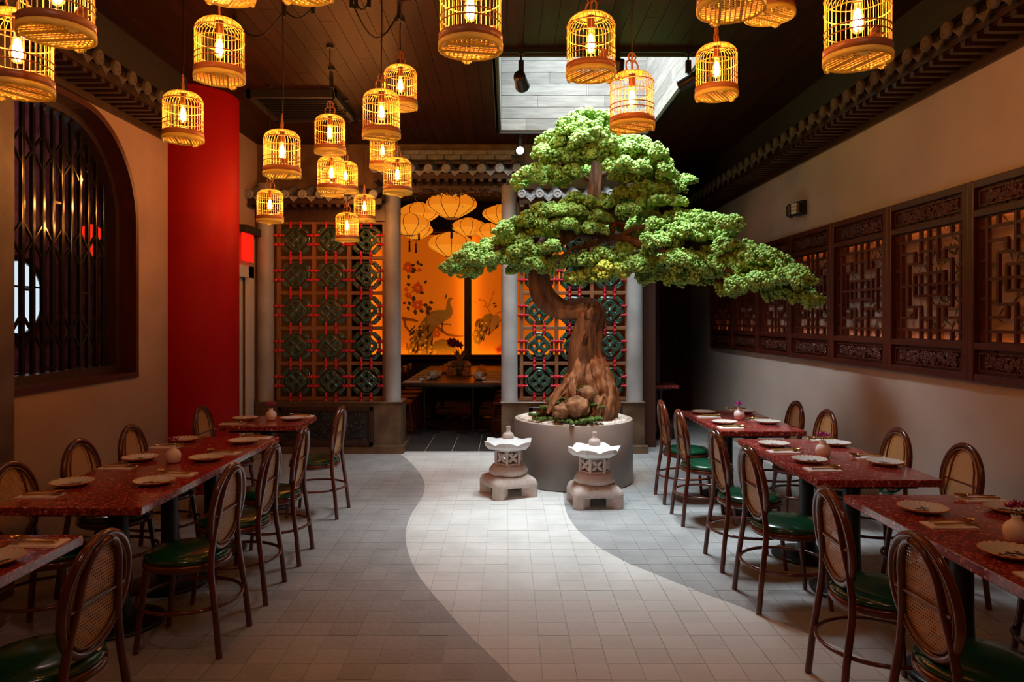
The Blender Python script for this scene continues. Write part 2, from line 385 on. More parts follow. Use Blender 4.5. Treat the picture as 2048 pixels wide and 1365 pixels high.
m=MB(); m.box(XL,9.13+2*.655,-.006,1.76,15.1,0); part('dark_tile_field',m,K['tile_dark'],floor)
# --- walls
m=MB()
y0,y1,zb,zs,r=ARCH
m.box(XL-.2,YF,0,XL,y0,CEIL); m.box(XL-.2,y1,0,XL,7.98,CEIL); m.box(XL-.2,y0,0,XL,y1,zb)
m.box(XL-.2,7.98,2.2,XL,8.88,CEIL); m.box(XL-.2,8.88,0,XL,15.2,CEIL+.2)
ap=arch_path(0,14)[1:-1]; vs=[]; fs=[]
for (y,z) in ap: vs+=[(XL,y,z),(XL,y,CEIL),(XL-.2,y,z),(XL-.2,y,CEIL)]
for i in range(len(ap)-1):
    a,b=i*4,i*4+4; fs+=[(a,b,b+1,a+1),(a+2,a+3,b+3,b+2),(a,a+2,b+2,b)]
m.add(vs,fs)
struct('wall_left',m,K['plaster'])
PY=[10.94-1.02*k for k in range(9)]               # stile positions of the carved panels on the right wall
PZ=(1.245,2.56)
m=MB(); m.box(XR,YF,0,XR+.2,12.4,PZ[0]); m.box(XR,YF,PZ[1],XR+.2,12.4,CEIL); m.box(XR,PY[0],PZ[0],XR+.2,12.4,PZ[1]); m.box(XR,YF,PZ[0],XR+.2,PY[-1],PZ[1]); m.box(XR+.13,PY[-1],PZ[0],XR+.2,PY[0],PZ[1])
struct('wall_right',m,K['plaster_grey'])
m=MB(); m.box(XL-.2,YF-.2,0,XR+.2,YF,CEIL); struct('wall_front',m,K['plaster'])
# wall over the screens, dining room shell, alcove
m=MB(); m.box(XL,9.16,3.12,-1.5,9.4,CEIL); m.box(-1.5,9.16,3.30,.1,9.4,CEIL); m.box(.1,9.16,3.12,1.78,9.4,CEIL)
struct('wall_back',m,K['stone'])
m=MB(); m.box(XL-.2,15.1,0,1.95,15.3,4.1); struct('wall_dining_back',m,K['dark'])
m=MB(); m.box(1.76,9.4,0,1.92,15.2,4.1); struct('wall_dining_right',m,K['curtain'])
m=MB(); m.box(XL+.0,9.42,0,XL+.02,15.1,4.05); struct('wall_dining_left',m,K['dark'])
m=MB(); m.box(1.92,12.2,0,XR+.2,12.4,CEIL); struct('wall_alcove',m,K['plaster_grey'])
m=MB(); m.box(XL,9.4,4.05,1.92,15.1,4.15); struct('ceiling_dining',m,K['dark'])
# --- ceiling slab, planks, skylight shaft
sx0,sx1,sy0,sy1=SKY
m=MB(); z0,z1=CEIL+.012,CEIL+.14
m.box(XL-.2,YF-.2,z0,sx0-.05,9.2,z1); m.box(sx1+.05,YF-.2,z0,XR+.2,12.4,z1); m.box(sx0-.05,YF-.2,z0,sx1+.05,sy0-.05,z1); m.box(sx0-.05,sy1+.05,z0,sx1+.05,9.2,z1)
ceiling=struct('ceiling',m,K['ceil_gap'])
pw=.126; rects=[]
for k in range(50):
    xa=XL+k*pw; off=(k*0.77)%2.1
    ys=[.9]+[.9+off+2.1*q for q in range(6)]+[12.2 if xa>1.9 else 9.16]
    for a,b in zip(ys[:-1],ys[1:]):
        b=min(b,ys[-1])
        if b-a<.05: continue
        xb=min(xa+pw,XR)
        if xb>sx0 and xa<sx1 and b>sy0 and a<sy1:
            if a<sy0: rects.append((xa,xb,a,sy0))
            if b>sy1: rects.append((xa,xb,sy1,b))
            if xa<sx0: rects.append((xa,sx0,max(a,sy0),min(b,sy1)))
            if xb>sx1: rects.append((sx1,xb,max(a,sy0),min(b,sy1)))
        else: rects.append((xa,xb,a,b))
rects.sort(key=lambda q:-(q[3]))
for (a,b,c,d) in rects[:300]:
    m=MB(); m.box(a+.0018,c+.0018,CEIL,b-.0018,d-.0018,CEIL+.012); part('plank',m,K['ceil'],ceiling)
m=MB()
for (a,b,c,d) in rects[300:]: m.box(a+.0018,c+.0018,CEIL,b-.0018,d-.0018,CEIL+.012)
if m.v: part('plank_field',m,K['ceil'],ceiling,stuff=True)
m=MB()
m.box(sx0-.05,sy1,CEIL,sx1+.05,sy1+.05,SHAFT_TOP); m.box(sx1,sy0,CEIL,sx1+.05,sy1,SHAFT_TOP); m.box(sx0-.05,sy0,CEIL,sx0,sy1,SHAFT_TOP); m.box(sx0-.05,sy0-.05,CEIL,sx1+.05,sy0,SHAFT_TOP)
sky=struct('window_1',m,K['shaft'])
m=MB(); m.box(sx0-.05,sy0-.05,SHAFT_TOP,sx1+.05,sy1+.05,SHAFT_TOP+.03); part('pane',m,K['white_paint'],sky)
ph=.135
for j in range(9):
    za=CEIL+.006+j*ph
    xs=[sx0+.012, sx0+.3+((j*.57)%1.0), sx0+1.0+((j*.41)%.6), sx1-.012]
    for a,b in zip(xs[:-1],xs[1:]):
        m=MB(); m.box(a+.001,sy1-.011,za+.003,b-.002,sy1,za+ph-.003); part('plank',m,K['shaft'],sky)
    ysq=[sy0,sy0+.4+((j*.83)%1.5),sy1-.012]
    for a,b in zip(ysq[:-1],ysq[1:]):
        m=MB(); m.box(sx1-.011,a+.001,za+.0015,sx1,b-.001,za+ph-.0015); part('plank',m,K['shaft'],sky)
        m=MB(); m.box(sx0,a+.001,za+.0015,sx0+.011,b-.001,za+ph-.0015); part('plank',m,K['shaft'],sky)
m=MB(); m.box(sx0-.05,sy0-.03,CEIL-.05,sx1+.06,sy0,CEIL); m.box(sx0-.02,sy1,CEIL-.03,sx1+.02,sy1+.02,CEIL); m.box(sx0-.02,sy0,CEIL-.02,sx0,sy1,CEIL); m.box(sx1,sy0,CEIL-.02,sx1+.02,sy1,CEIL)
struct('trim_1',m,K['dark'])
# --- post beside the arched window, red column, door
m=MB(); m.box(XL-.01,3.95,0,XL+.2,4.36,CEIL,b=.006); struct('trim_2',m,K['stone'])
m=MB(); m.lathe([(.478,0),(.478,CEIL)],64,(-3.17,7.23,0)); struct('trim_3',m,K['red_paint'])
m=MB(); m.box(XL-.12,8.02,.01,XL-.06,8.84,2.16); door=struct('door_1',m,K['white_paint'])
m=MB(); m.box(XL-.02,8.80,0,XL+.025,8.98,2.3); m.box(XL-.02,7.9,0,XL+.025,8.02,2.3); m.box(XL-.02,7.9,2.16,XL+.025,8.98,2.3); part('door_frame',m,K['white_paint'],door)
m=MB(); m.box(XL-.01,6.25,0,XL+.012,6.78,.09); struct('baseboard_left',m,K['plaster'])
# --- arched window: lining, lattice bars, glass and the room beyond
def sweep(i0,i1,xa,xb):
    a=arch_path(i0,12); b=arch_path(i1,12); m=MB(); n=len(a); vs=[]; fs=[]
    for p,q in zip(a,b): vs+=[(xa,*p),(xb,*p),(xb,*q),(xa,*q)]
    for i in range(n):
        j=(i+1)%n; a4,b4=i*4,j*4
        for k in range(4): fs.append((a4+k,a4+(k+1)%4,b4+(k+1)%4,b4+k))
    return m.add(vs,fs)
win=struct_root('window_2')
part('window_frame',sweep(-.035,.012,XL-.18,XL+.018),K['redwood'],win)
part('window_lining',sweep(.012,.07,XL-.25,XL-.12),K['darkwood'],win)
m=MB()
ap=arch_path(.05,10); m.prism(ap,XL-.245,XL-.24,'yz'); part('pane',m,K['clear'],win)
xb=XL-.19
def arch_top(y):
    best=None
    q=arch_path(.06,14)
    for (a,b) in zip(q[1:-2],q[2:-1]):
        if a[0]<=y<=b[0]: best=a[1]+(b[1]-a[1])*(y-a[0])/max(b[0]-a[0],1e-6)
    return best or ARCH[3]
BAR=[3.66+.112*i for i in range(22)]
bars={}
for y in BAR:
    zt=arch_top(y); m=MB(); m.box(xb-.016,y-.0145,ARCH[2]+.06,xb+.016,y+.0145,zt,b=.004); part('bar',m,K['gloss_black'],win)
for i,(ya,yb_) in enumerate(zip(BAR[:-1],BAR[1:])):
    for (za,zb_) in ((2.72,2.98),(2.08,2.34),(1.43,1.69)):
        if za+.13>min(arch_top(ya),arch_top(yb_)): continue
        up=i%2==0
        for (p,q) in (((ya,za),(yb_,za+.13)),((yb_,za+.13),(ya,zb_))) if up else (((yb_,za),(ya,za+.13)),((ya,za+.13),(yb_,zb_))):
            m=MB(); m.tube([(xb,p[0],p[1]),(xb,q[0],q[1])],.012,6,smooth=False); part('diagonal_bar',m,K['gloss_black'],win)
    if i%3!=1:
        zq=(2.52,1.88,1.28)[i%3] if i%2 else (1.86,2.5,1.30)[i%3]
        m=MB(); m.box(xb-.01,ya,zq-.009,xb+.01,yb_,zq+.009); part('cross_bar',m,K['gloss_black'],win)
m=MB(); m.box(-5.1,2.0,0,-5.0,9.7,4); struct('wall_far_left',m,K['pinkpaper'])
m=MB(); m.box(-5.0,9.6,0,XL-.2,9.7,4); m.box(-5.0,2.0,0,XL-.2,2.1,4); struct('wall_far_end',m,K['pinkpaper'])
m=MB(); m.box(-5.4,2.0,4.0,XL-.2,9.7,4.1); struct('ceiling_far_left',m,K['dark'])
win3=struct_root('window_3',(-4.99,7.42,1.88))
m=MB(); m.ring((0,0,0),.40,.035,40,8,axis='x'); part('window_frame',m,K['gloss_black'],win3)
m=MB(); m.M=Matrix.Rotation(PI/2,4,'Y'); m.lathe([(0,0),(.38,0)],40); part('pane',m,K['dayround'],win3)
m=MB(); m.box(.005,-.012,-.38,.03,.012,.38); m.box(.005,-.36,.1,.03,.36,.12); part('muntin',m,K['gloss_black'],win3)
# --- stone plinths, columns, eaves
def plinth(name,xa,xb):
    root=struct_root(name)
    m=MB(); m.box(xa,8.985,0,xb,9.46,.615); part('stone_block',m,K['stone'],root)
    m=MB(); m.box(xa-.012,8.972,.615,xb+.012,9.47,.632,b=.004); part('cap',m,K['stone'],root)
    m=MB(); m.prism([(8.94,0),(8.985,0),(8.985,.10),(8.955,.085)],xa-.04,xb+.04,'yz'); m.box(xb,8.95,0,xb+.04,9.46,.085); m.box(xa-.04,8.95,0,xa,9.46,.085); part('base_moulding',m,K['stone'],root)
    return root
pl1=plinth('trim_4',-3.11,-1.315); pl2=plinth('trim_5',-.07,1.70)
def carving(m,x0,x1,z0,z1,y,n,rng):
    for _ in range(n):
        x=rng.uniform(x0,x1); z=rng.uniform(z0,z1)
        k=rng.random()
        if k<.6:
            a=rng.uniform(0,PI); m.M=Matrix.Translation((x,y,z))@Matrix.Rotation(a,4,'Y'); m.ball((0,0,0),(.028,.012,.011),6,4)
        elif k<.85:
            m.M=Matrix.Translation((x,y,z)); 
            for q in range(5): m.ball((.014*math.cos(q*1.257),0,.014*math.sin(q*1.257)),(.011,.012,.011),6,4)
        else:
            m.M=None; a=rng.uniform(0,6.28); pts=[(x+.012*t*math.cos(a+.35*t),y,z+.012*t*math.sin(a+.35*t)) for t in range(7)]; m.tube(pts,.005,5)
    m.M=None
rng=random.Random(3)
for root,(xa,xb) in ((pl1,(-2.82,-1.65)),(pl2,(.27,1.36))):
    m=MB(); m.box(xa,8.955,.10,xb,8.985,.575); part('panel_back',m,K['dark'],root)
    m=MB()
    for i,(w_,yy) in enumerate(((.05,8.94),(.075,8.95))):
        m.box(xa,yy,.10,xb,8.985,.10+w_,b=.005); m.box(xa,yy,.575-w_,xb,8.985,.575,b=.005); m.box(xa,yy,.10,xa+w_,8.985,.575,b=.005); m.box(xb-w_,yy,.10,xb,8.985,.575,b=.005)
    part('panel_frame',m,K['darkwood'],root)
    m=MB(); carving(m,xa+.12,xb-.12,.19,.50,8.952,260,rng); part('flower_carving',m,K['gloss_black'],root)
m=MB(); m.box(1.26,8.93,.44,1.42,8.955,.58); 
gr=part('vent_plate',m,K['dark'],pl2)
m=MB()
for k in range(3): m.box(1.29,8.924,.475+k*.028,1.37-.02*k,8.93,.483+k*.028)
part('vent_slot',m,K['grille'],gr)
colm=MB(); colm.lathe([(.108,0),(.104,.02),(.102,1.3),(.100,2.72)],32)
cme=colm.mesh('column',K['concrete'])
for n,x in enumerate((-3.03,-1.435,.03,1.60)):
    o=link('trim_%d'%(6+n),cme,None,(x,9.12,.632)); o['kind']='structure'
# eaves: root with x along the run, -y to the front, z=0 at the tile discs
def eave_meshes(mt,depth):
    a=MB(); n=10; vs=[]; fs=[]
    for k in range(n+1):
        t=PI*k/n; x,z=.05*math.cos(t),.05*math.sin(t)-.02
        vs+=[(x,0,z),(x,depth,z+depth*.38)]
    for k in range(n): fs.append((2*k,2*k+1,2*k+3,2*k+2))
    a.add(vs,fs,0,True); a.M=Matrix.Rotation(PI/2,4,'X'); a.lathe([(.0,.022),(.012,.03),(.018,.022),(.030,.02),(.034,.028),(.044,.028),(.054,.022),(.056,0)],20); a.M=None
    b=MB(); pl=[(-.078,.0),(-.07,-.03),(-.04,-.052),(0,-.092),(.04,-.052),(.07,-.03),(.078,.0),(.05,-.022),(0,-.03),(-.05,-.022)]
    b.prism(pl,-.012,.004,'xz')
    for q in range(-3,4): b.ball((q*.018,-.013,-.042+abs(q)*.005),(.007,.004,.007),6,4)
    vs=[];fs=[]
    for k in range(5):
        x=-.078+.039*k; z=-.03+.03*abs(k-2)/2-.0
        vs+=[(x,0,z),(x,depth,z+depth*.38)]
    for k in range(4): fs.append((2*k,2*k+1,2*k+3,2*k+2))
    b.add(vs,fs,0,True)
    c=MB(); c.box(-.022,.02,-.15,.022,depth,-.115)
    return a.mesh('round_tile',mt),b.mesh('drip_tile',mt),c
def eave(name,loc,rz,L,pitch,mt,depth=.34,ridge=0,wood='darkwood'):
    root=struct_root(name,loc,rz); ra,db,rf=eave_meshes(K[mt],depth); rfm=rf.mesh('rafter',K[wood])
    n=int(L/pitch)
    for k in range(n+1):
        x=.03+k*pitch
        if x<L: link('round_tile',ra,root,(x,0,0))
        if x+pitch/2<L: link('drip_tile',db,root,(x+pitch/2,.012,0))
        if x+pitch/2<L: link('rafter',rfm,root,(x+pitch/2,0,0))
        if x<L: link('rafter',rfm,root,(x,0,0))
    m=MB(); m.box(0,.05,-.115,L,.08,-.045); m.box(0,depth-.03,-.2,L,depth,-.11); m.add([(0,.02,-.11),(L,.02,-.11),(L,depth,-.06),(0,depth,-.06)],[(0,1,2,3)]); part('eave_board',m,K[wood],root)
    m=MB(); m.prism([(.01,-.05),(depth,-.05+.0),(depth,depth*.38-.01)],0,L,'yz'); part('roof_deck',m,K[wood],root)
    if ridge:
        bm=MB(); bm.box(.003,0,0,.207,.1,.058,b=.006); bme=bm.mesh('ridge_block',K[mt])
        for r_ in range(ridge):
            x=-.1*(r_%2)
            while x<L-.1:
                if x>=0: link('ridge_block',bme,root,(x,depth-.12,depth*.38+.02+r_*.062))
                x+=.21
    return root
eave('trim_10',(-1.62,8.76,3.475),0,1.75,.214,'roof',.38,ridge=2)
eave('trim_11',(-3.14,8.76,3.165),0,1.62,.214,'roof',.38)
eave('trim_12',(.15,8.76,3.165),0,1.62,.214,'roof',.38)
eave('trim_13',(-2.86,1.2,3.49),PI/2,5.45,.226,'roof_side',.29)
eave('trim_14',(2.80,12.1,3.49),-PI/2,10.9,.226,'roof_side',.30)
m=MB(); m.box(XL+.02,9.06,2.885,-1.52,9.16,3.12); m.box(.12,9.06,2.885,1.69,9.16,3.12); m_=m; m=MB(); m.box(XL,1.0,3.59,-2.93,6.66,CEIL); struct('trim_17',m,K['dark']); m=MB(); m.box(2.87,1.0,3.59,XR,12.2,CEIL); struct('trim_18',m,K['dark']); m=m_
struct('trim_15',m,K['darkwood'])
m=MB(); m.box(-1.36,9.1,3.25,-.05,9.16,3.40); tr=struct('trim_16',m,K['darkwood'])
m=MB(); carving(m,-1.3,-.1,3.20,3.28,9.10,90,rng); part('carving',m,K['darkwood'],tr)
# ================================================================ LATTICE SCREENS
def ceramic_tile():
    m=MB(); s=.172; c=.06
    oct_=[(-s+c,-s),(s-c,-s),(s,-s+c),(s,s-c),(s-c,s),(-s+c,s),(-s,s-c),(-s,-s+c)]
    m.tube([(x*.95,0,z*.95) for x,z in oct_],.017,6,True)
    m.tube([(x*.90,-.012,z*.90) for x,z in oct_],.006,5,True)
    q=[]
    for i in range(48):                            # four-lobed rosette
        a=2*PI*i/48; r=.112+.014*math.cos(4*a); q.append((r*math.cos(a),-.012,r*math.sin(a)))
    m.tube(q,.018,7,True); m.tube([(p[0]*.86,-.022,p[2]*.86) for p in q],.006,5,True)
    for k in range(4):
        a=PI/2*k; cx,cz=.062*math.cos(a),.062*math.sin(a)
        m.ring((cx,-.012,cz),.031,.0125,16,6,axis='y')
        b=a+PI/4; ex,ez=.128*math.cos(b)*1.28,.128*math.sin(b)*1.28
        m.M=Matrix.Translation((ex,-.004,ez))@Matrix.Rotation(-b,4,'Y'); m.ball((0,0,0),(.022,.016,.052),9,6); m.M=None
        for s_ in (-1,1):
            b2=a+PI/4+s_*.30; m.M=Matrix.Translation((.160*math.cos(b2),-.006,.160*math.sin(b2))); m.ring((0,-.006,0),.013,.005,10,5,axis='y'); m.ball((0,0,0),(.012,.009,.012),7,5); m.M=None
        m.tube([(.088*math.cos(b),-.012,.088*math.sin(b)),(.052*math.cos(b),-.02,.052*math.sin(b)),(.03*math.cos(b),-.02,.03*math.sin(b))],[.026,.020,.016],6)
        for s_ in (-1,1): m.tube([(.118*math.cos(a+.0)+s_*.03*math.sin(a),-.004,.118*math.sin(a)-s_*.03*math.cos(a)),(.163*math.cos(a)+s_*.045*math.sin(a),0,.163*math.sin(a)-s_*.045*math.cos(a))],.012,5)
    m.M=Matrix.Rotation(PI/2,4,'X'); m.lathe([(.034,0),(.034,.02),(.028,.03),(.014,.028),(.010,.036),(0,.038)],18); m.M=None
    return m.mesh('ceramic_tile',K['ceramic'])
def red_tie():
    m=MB(); m.M=Matrix.Rotation(PI/2,4,'Y')
    m.lathe([(.012,-.078),(.016,-.07),(.012,-.06),(.013,-.038),(.022,-.030),(.022,-.022),(.014,-.018),(.014,.018),(.022,.022),(.022,.030),(.013,.038),(.012,.06),(.016,.07),(.012,.078)],10); m.M=None
    return m.mesh('red_tie',K['tie'])
ctm,rtm=ceramic_tile(),red_tie()
def lattice(label,x0,z0):
    px,pz=.443,.4435; t=thing('lattice_screen',label,'screen',(x0,9.16,z0))
    w_,h_=3*px+.045,5*pz+.045
    for i in range(4):
        m=MB(); m.box(i*px,-.03,0,i*px+.045,.04,h_,b=.004); part('upright_bar',m,K['screen_wood'],t)
    for j in range(6):
        m=MB(); m.box(.0,-.026,j*pz,w_,.036,j*pz+.045,b=.004); part('cross_bar',m,K['screen_wood'],t)
    for i in range(3):
        for j in range(5): link('ceramic_tile',ctm,t,(i*px+.0225+px/2,-.02,j*pz+.0225+pz/2))
    for j in range(5):
        for i in range(4):
            for s_ in (-1,1): link('red_tie',rtm,t,(i*px+.0225,-.045,j*pz+.0225+pz/2+s_*.058))
    for j in range(6):
        for i in range(3):
            for s_ in (-1,1): link('red_tie',rtm,t,(i*px+.0225+px/2+s_*.062,-.045,j*pz+.0225),(0,PI/2,0))
    return t
lattice('bronze grid screen of green ceramic tiles left of the doorway, by the red column',-2.895,.634)
lattice('bronze grid screen of green ceramic tiles behind the big tree and planter',.16,.634)
# ================================================================ CARVED PANELS ON THE RIGHT WALL
def panel_meshes():
    W_=1.02; h=PZ[1]-PZ[0]; L={}
    st=.06; lo,hi=.255,1.075                        # opening between the carved strips
    m=MB(); m.box(0,-.05,0,st,.07,h,b=.005); m.box(W_-st,-.05,0,W_,.07,h,b=.005)
    for (a,b) in ((0,.05),(.21,lo),(hi,hi+.045),(h-.05,h)): m.box(st,-.045,a,W_-st,.04,b,b=.004)
    L['frame']=m.mesh('frame',K['redwood'])
    rg=random.Random(11)
    for nm,(a,b) in (('lower_board',(.05,.21)),('upper_board',(hi+.045,h-.05))):
        m=MB(); m.box(st,-.01,a,W_-st,.02,b); m.box(st+.03,-.03,a+.02,W_-st-.03,-.02,a+.028); m.box(st+.03,-.03,b-.028,W_-st-.03,-.02,b-.02)
        m.box(st+.03,-.03,a+.02,st+.038,-.02,b-.02); m.box(W_-st-.038,-.03,a+.02,W_-st-.03,-.02,b-.02)
        L[nm]=m.mesh(nm,K['redwood'])
    m=MB(); carving(m,st+.09,W_-st-.09,.09,.17,-.016,130,rg); L['carving_low']=m.mesh('carving',K['redwood'])
    m=MB(); carving(m,st+.09,W_-st-.09,hi+.075,h-.08,-.016,130,rg); L['carving_high']=m.mesh('carving',K['redwood'])
    x0,x1=st,W_-st; w_=x1-x0; g=hi-lo
    B=[]
    def V(u,a,b): B.append((x0+u*w_-.0115,-.012,lo+a*g,x0+u*w_+.0115,.012,lo+b*g))
    def Hh(v,a,b): B.append((x0+a*w_-.009,-.010,lo+v*g-.0105,x0+b*w_+.009,.010,lo+v*g+.0105))
    for u in (.0,.09,.5,.91,1.0): V(u,0,1)
    for v in (.0,.09,.91,1.0): Hh(v,0,1)
    for u in (.2,.38,.62,.80): V(u,0,.20 if u in(.38,.62) else .09); V(u,.80 if u in(.38,.62) else .91,1)
    for s_ in (0,1):
        X=lambda u: 1-u if s_ else u
        def HH(v,a,b): Hh(v,min(X(a),X(b)),max(X(a),X(b)))
        HH(.20,.09,.29); HH(.80,.09,.29); V(X(.29),.20,.30); V(X(.29),.70,.80); HH(.30,.20,.38); HH(.70,.20,.38)
        V(X(.38),.20,.30); V(X(.38),.70,.80); HH(.20,.38,.5); HH(.80,.38,.5)
        V(X(.20),.30,.70); HH(.5,.09,.5); V(X(.29),.40,.60); HH(.40,.29,.5); HH(.60,.29,.5); HH(.35,0,.09); HH(.65,0,.09); V(X(.38),.40,.60)
    L['bars']=B
    m=MB(); m.box(0,.070,lo-.08,W_,.075,hi+.08); L['backing']=m.mesh('backing',K['bamboo_back'])
    for nm,z in (('light_strip_low',lo-.055),('light_strip_high',hi+.035)):
        m=MB(); m.box(.02,.045,z,W_-.02,.062,z+.02); L[nm]=m.mesh(nm,K['led2'])
    for v in range(4):                              # brush-painted bamboo, one sheet of flat paint per panel
        rg=random.Random(40+v); m=MB()
        for q in range(3):
            x=rg.uniform(.12,.9); dx=rg.uniform(-.12,.12); r0=rg.uniform(.006,.02)
            for k in range(6):
                za,zb=lo-.05+k*.165,lo-.05+k*.165+.155; xa=x+dx*k/6; xc=x+dx*(k+1)/6
                m.add([(xa-r0,.0694,za),(xa+r0,.0694,za),(xc+r0,.0694,zb),(xc-r0,.0694,zb)],[(0,1,2,3)],1)
        for q in range(150):
            x=min(max(rg.gauss(.62,.22),.07),.95); z=rg.uniform(lo-.03,hi+.03); a=rg.choice((-1,1))*rg.uniform(.3,1.25)-PI/2; l=rg.uniform(.06,.14)
            ca,sa=math.cos(a),math.sin(a); wd=l*.085
            m.add([(x,.0691,z),(x+ca*l*.4-sa*wd,.0691,z+sa*l*.4+ca*wd),(x+ca*l,.0691,z+sa*l),(x+ca*l*.4+sa*wd,.0691,z+sa*l*.4-ca*wd)],[(0,1,2,3)],0)
        L['paint%d'%v]=m.mesh('bamboo_painting',[K['inkgreen'],K['inkstalk']])
    return L
PM=panel_meshes()
pb={}
where=['farthest, at the end of the right wall','second from the far end, behind the drooping branch','third from the far end, behind the branch tip','fourth from the far end, right of the branch tip','fifth from the far end, below the wall floodlight','sixth from the far end, nearly whole in view','seventh from the far end, cut by the frame edge','nearest, beyond the right frame edge']
for k in range(7):
    t=thing('carved_panel','red-brown fretwork panel over painted bamboo, '+where[k],'panel',(XR,PY[k],PZ[0]),-PI/2,'carved panels along the right wall')
    for nm,me in (('frame','frame'),('lower_board','lower_board'),('upper_board','upper_board'),('backing','backing'),('light_strip','light_strip_low'),('light_strip','light_strip_high')):
        o=link(nm,PM[me],t)
        if nm=='lower_board': link('carving',PM['carving_low'],o)
        if nm=='upper_board': link('carving',PM['carving_high'],o)
        if nm=='backing': link('bamboo_painting',PM['paint%d'%(k%4)],o)
    if not pb:
        for i,b in enumerate(PM['bars']):
            m=MB(); m.box(*b); pb[i]=m.mesh('fret_bar',K['redwood'])
    lim=len(pb)
    for i in range(lim): link('fret_bar',pb[i],t)
# ================================================================ BIRDCAGE LAMPS
def cage_meshes():
    L={}; R=.119; m=MB(); n=36
    for k in range(n):
        a=2*PI*k/n; c,s_=math.cos(a),math.sin(a)
        pts=[(R*c,R*s_,.03),(R*c,R*s_,.235)]
        for q in range(1,6):
            t=PI/2*q/5; r=R-.062*(1-math.cos(t)); pts.append((r*c,r*s_,.235+.055*math.sin(t)))
        m.tube(pts,.0017,4)
    L['bars']=m.mesh('cage_bars',K['bamboo'])
    m=MB(); m.lathe([(.120,.012),(.125,.014),(.125,.044),(.120,.046),(.120,.012)],40,caps=False); L['band']=m.mesh('base_band',K['bamboo_dark'])
    m=MB(); m.lathe([(.121,-.012),(.127,-.010),(.127,.012),(.117,.012),(.117,-.010),(.121,-.012)],40,caps=False)
    for a in (.5,2.6,4.7):
        m.M=Matrix.Rotation(a,4,'Z'); m.box(.114,-.02,-.018,.124,.02,-.008); m.box(.114,-.011,-.024,.124,.011,-.017); m.M=None
    L['base_ring']=m.mesh('base_ring',K['bamboo'])
    m=MB()
    for i in range(-6,7):
        x=i*.0182; y=math.sqrt(.118**2-x*x); m.box(x-.0022,-y,.001,x+.0022,y,.004); m.box(-y,x-.0022,-.003,y,x+.0022,.000)
    for q in (-.04,.04): m.box(-.112,q-.004,-.009,.112,q+.004,-.003)
    L['floor']=m.mesh('floor_grid',K['bamboo'])
    for nm,z,r,mt in (('hoop',.085,.1205,'bamboo_dark'),('hoop',.112,.1205,'bamboo_dark'),('hoop',.185,.1205,'bamboo'),('hoop',.238,.1205,'bamboo_dark')):
        m=MB(); m.ring((0,0,z),r,.0028,36,5); L['hoop%d'%round(z*1000)]=m.mesh('hoop',K[mt])
    m=MB(); m.lathe([(.022,.288),(.060,.287),(.062,.292),(.058,.297),(.022,.296),(.022,.288)],28,caps=False); m.ring((0,0,.285),.085,.003,28,5); L['top']=m.mesh('top_plate',K['bamboo'])
    m=MB()                                             # looped cane hanger
    for a0 in (0,PI/2):
        for s_ in (-1,1):
            pts=[]
            for k in range(13):
                t=-PI*.55+PI*1.35*k/12; x=s_*(.018+.024*math.cos(t)); z=.330+.034*math.sin(t); pts.append((x*math.cos(a0),x*math.sin(a0),z))
            if a0==0: m.tube(pts,.0048,6)
        if a0==0:
            for s_ in (-1,1): m.tube([(s_*.004,0,.36)]+[(s_*(.010+.016*math.sin(PI*k/9)),0,.362+.045*k/9) for k in range(10)]+[(0,0,.408)],.0048,6)
    m.tube([(0,0,.296),(0,0,.40)],.006,6); L['hanger']=m.mesh('hanger',K['bamboo_dark'])
    m=MB(); m.lathe([(.008,.290),(.017,.286),(.018,.235),(.016,.224),(.013,.218)],16); L['socket']=m.mesh('socket',K['copper'])
    m=MB(); m.lathe([(.012,.220),(.013,.205),(.024,.165),(.029,.138),(.026,.118),(.014,.105),(.0,.101)],16); L['bulb']=m.mesh('bulb',K['bulb'])
    m=MB(); m.lathe([(.0,.117),(.011,.122),(.0175,.136),(.016,.160),(.010,.190),(.0,.202)],10); L['filament']=m.mesh('filament',K['filament'])
    m=MB(); m.box(-.116,-.02,.06,-.075,.02,.066); m.lathe([(.0,.062),(.02,.062),(.022,.085),(.02,.085),(.018,.066),(0,.066)],10,(-.095,0,0)); L['cup']=m.mesh('feeder_cup',K['bamboo_dark'])
    return L
CM=cage_meshes()
def cage(label,x,yb,w_,cord=True,tilt=0,rz=None):
    d=363.5/w_; X=(x-CX)*d/F; Z=H+(CY-yb)*(d+.12)/F+.02
    rz=random.uniform(0,6.28) if rz is None else rz
    t=thing('birdcage_lamp',label,'lamp',(X,d,Z),rz,'bamboo birdcage pendant lamps')
    for nm,k in (('cage_bars','bars'),('base_band','band'),('base_ring','base_ring'),('floor_grid','floor'),('hoop','hoop85'),('hoop','hoop112'),('hoop','hoop185'),('hoop','hoop238'),('top_plate','top'),('hanger','hanger'),('socket','socket'),('feeder_cup','cup')):
        o=link(nm,CM[k],t)
        if nm in('cage_bars','floor_grid'): o['kind']='stuff'
    b=link('bulb',CM['bulb'],t); link('filament',CM['filament'],b)
    m=MB(); hh=CEIL-Z; n=9; rg=random.Random(int(x*7+yb)); A=rg.uniform(-.02,.02)
    m.tube([(A*math.sin(PI*k/n*2)*.5,A*math.sin(PI*k/n),.29+(hh-.29)*k/n) for k in range(n+1)],.0045,6)
    m.lathe([(.03,hh-.02),(.03,hh)],12); part('cord',m,K['cord'],t)
    return t
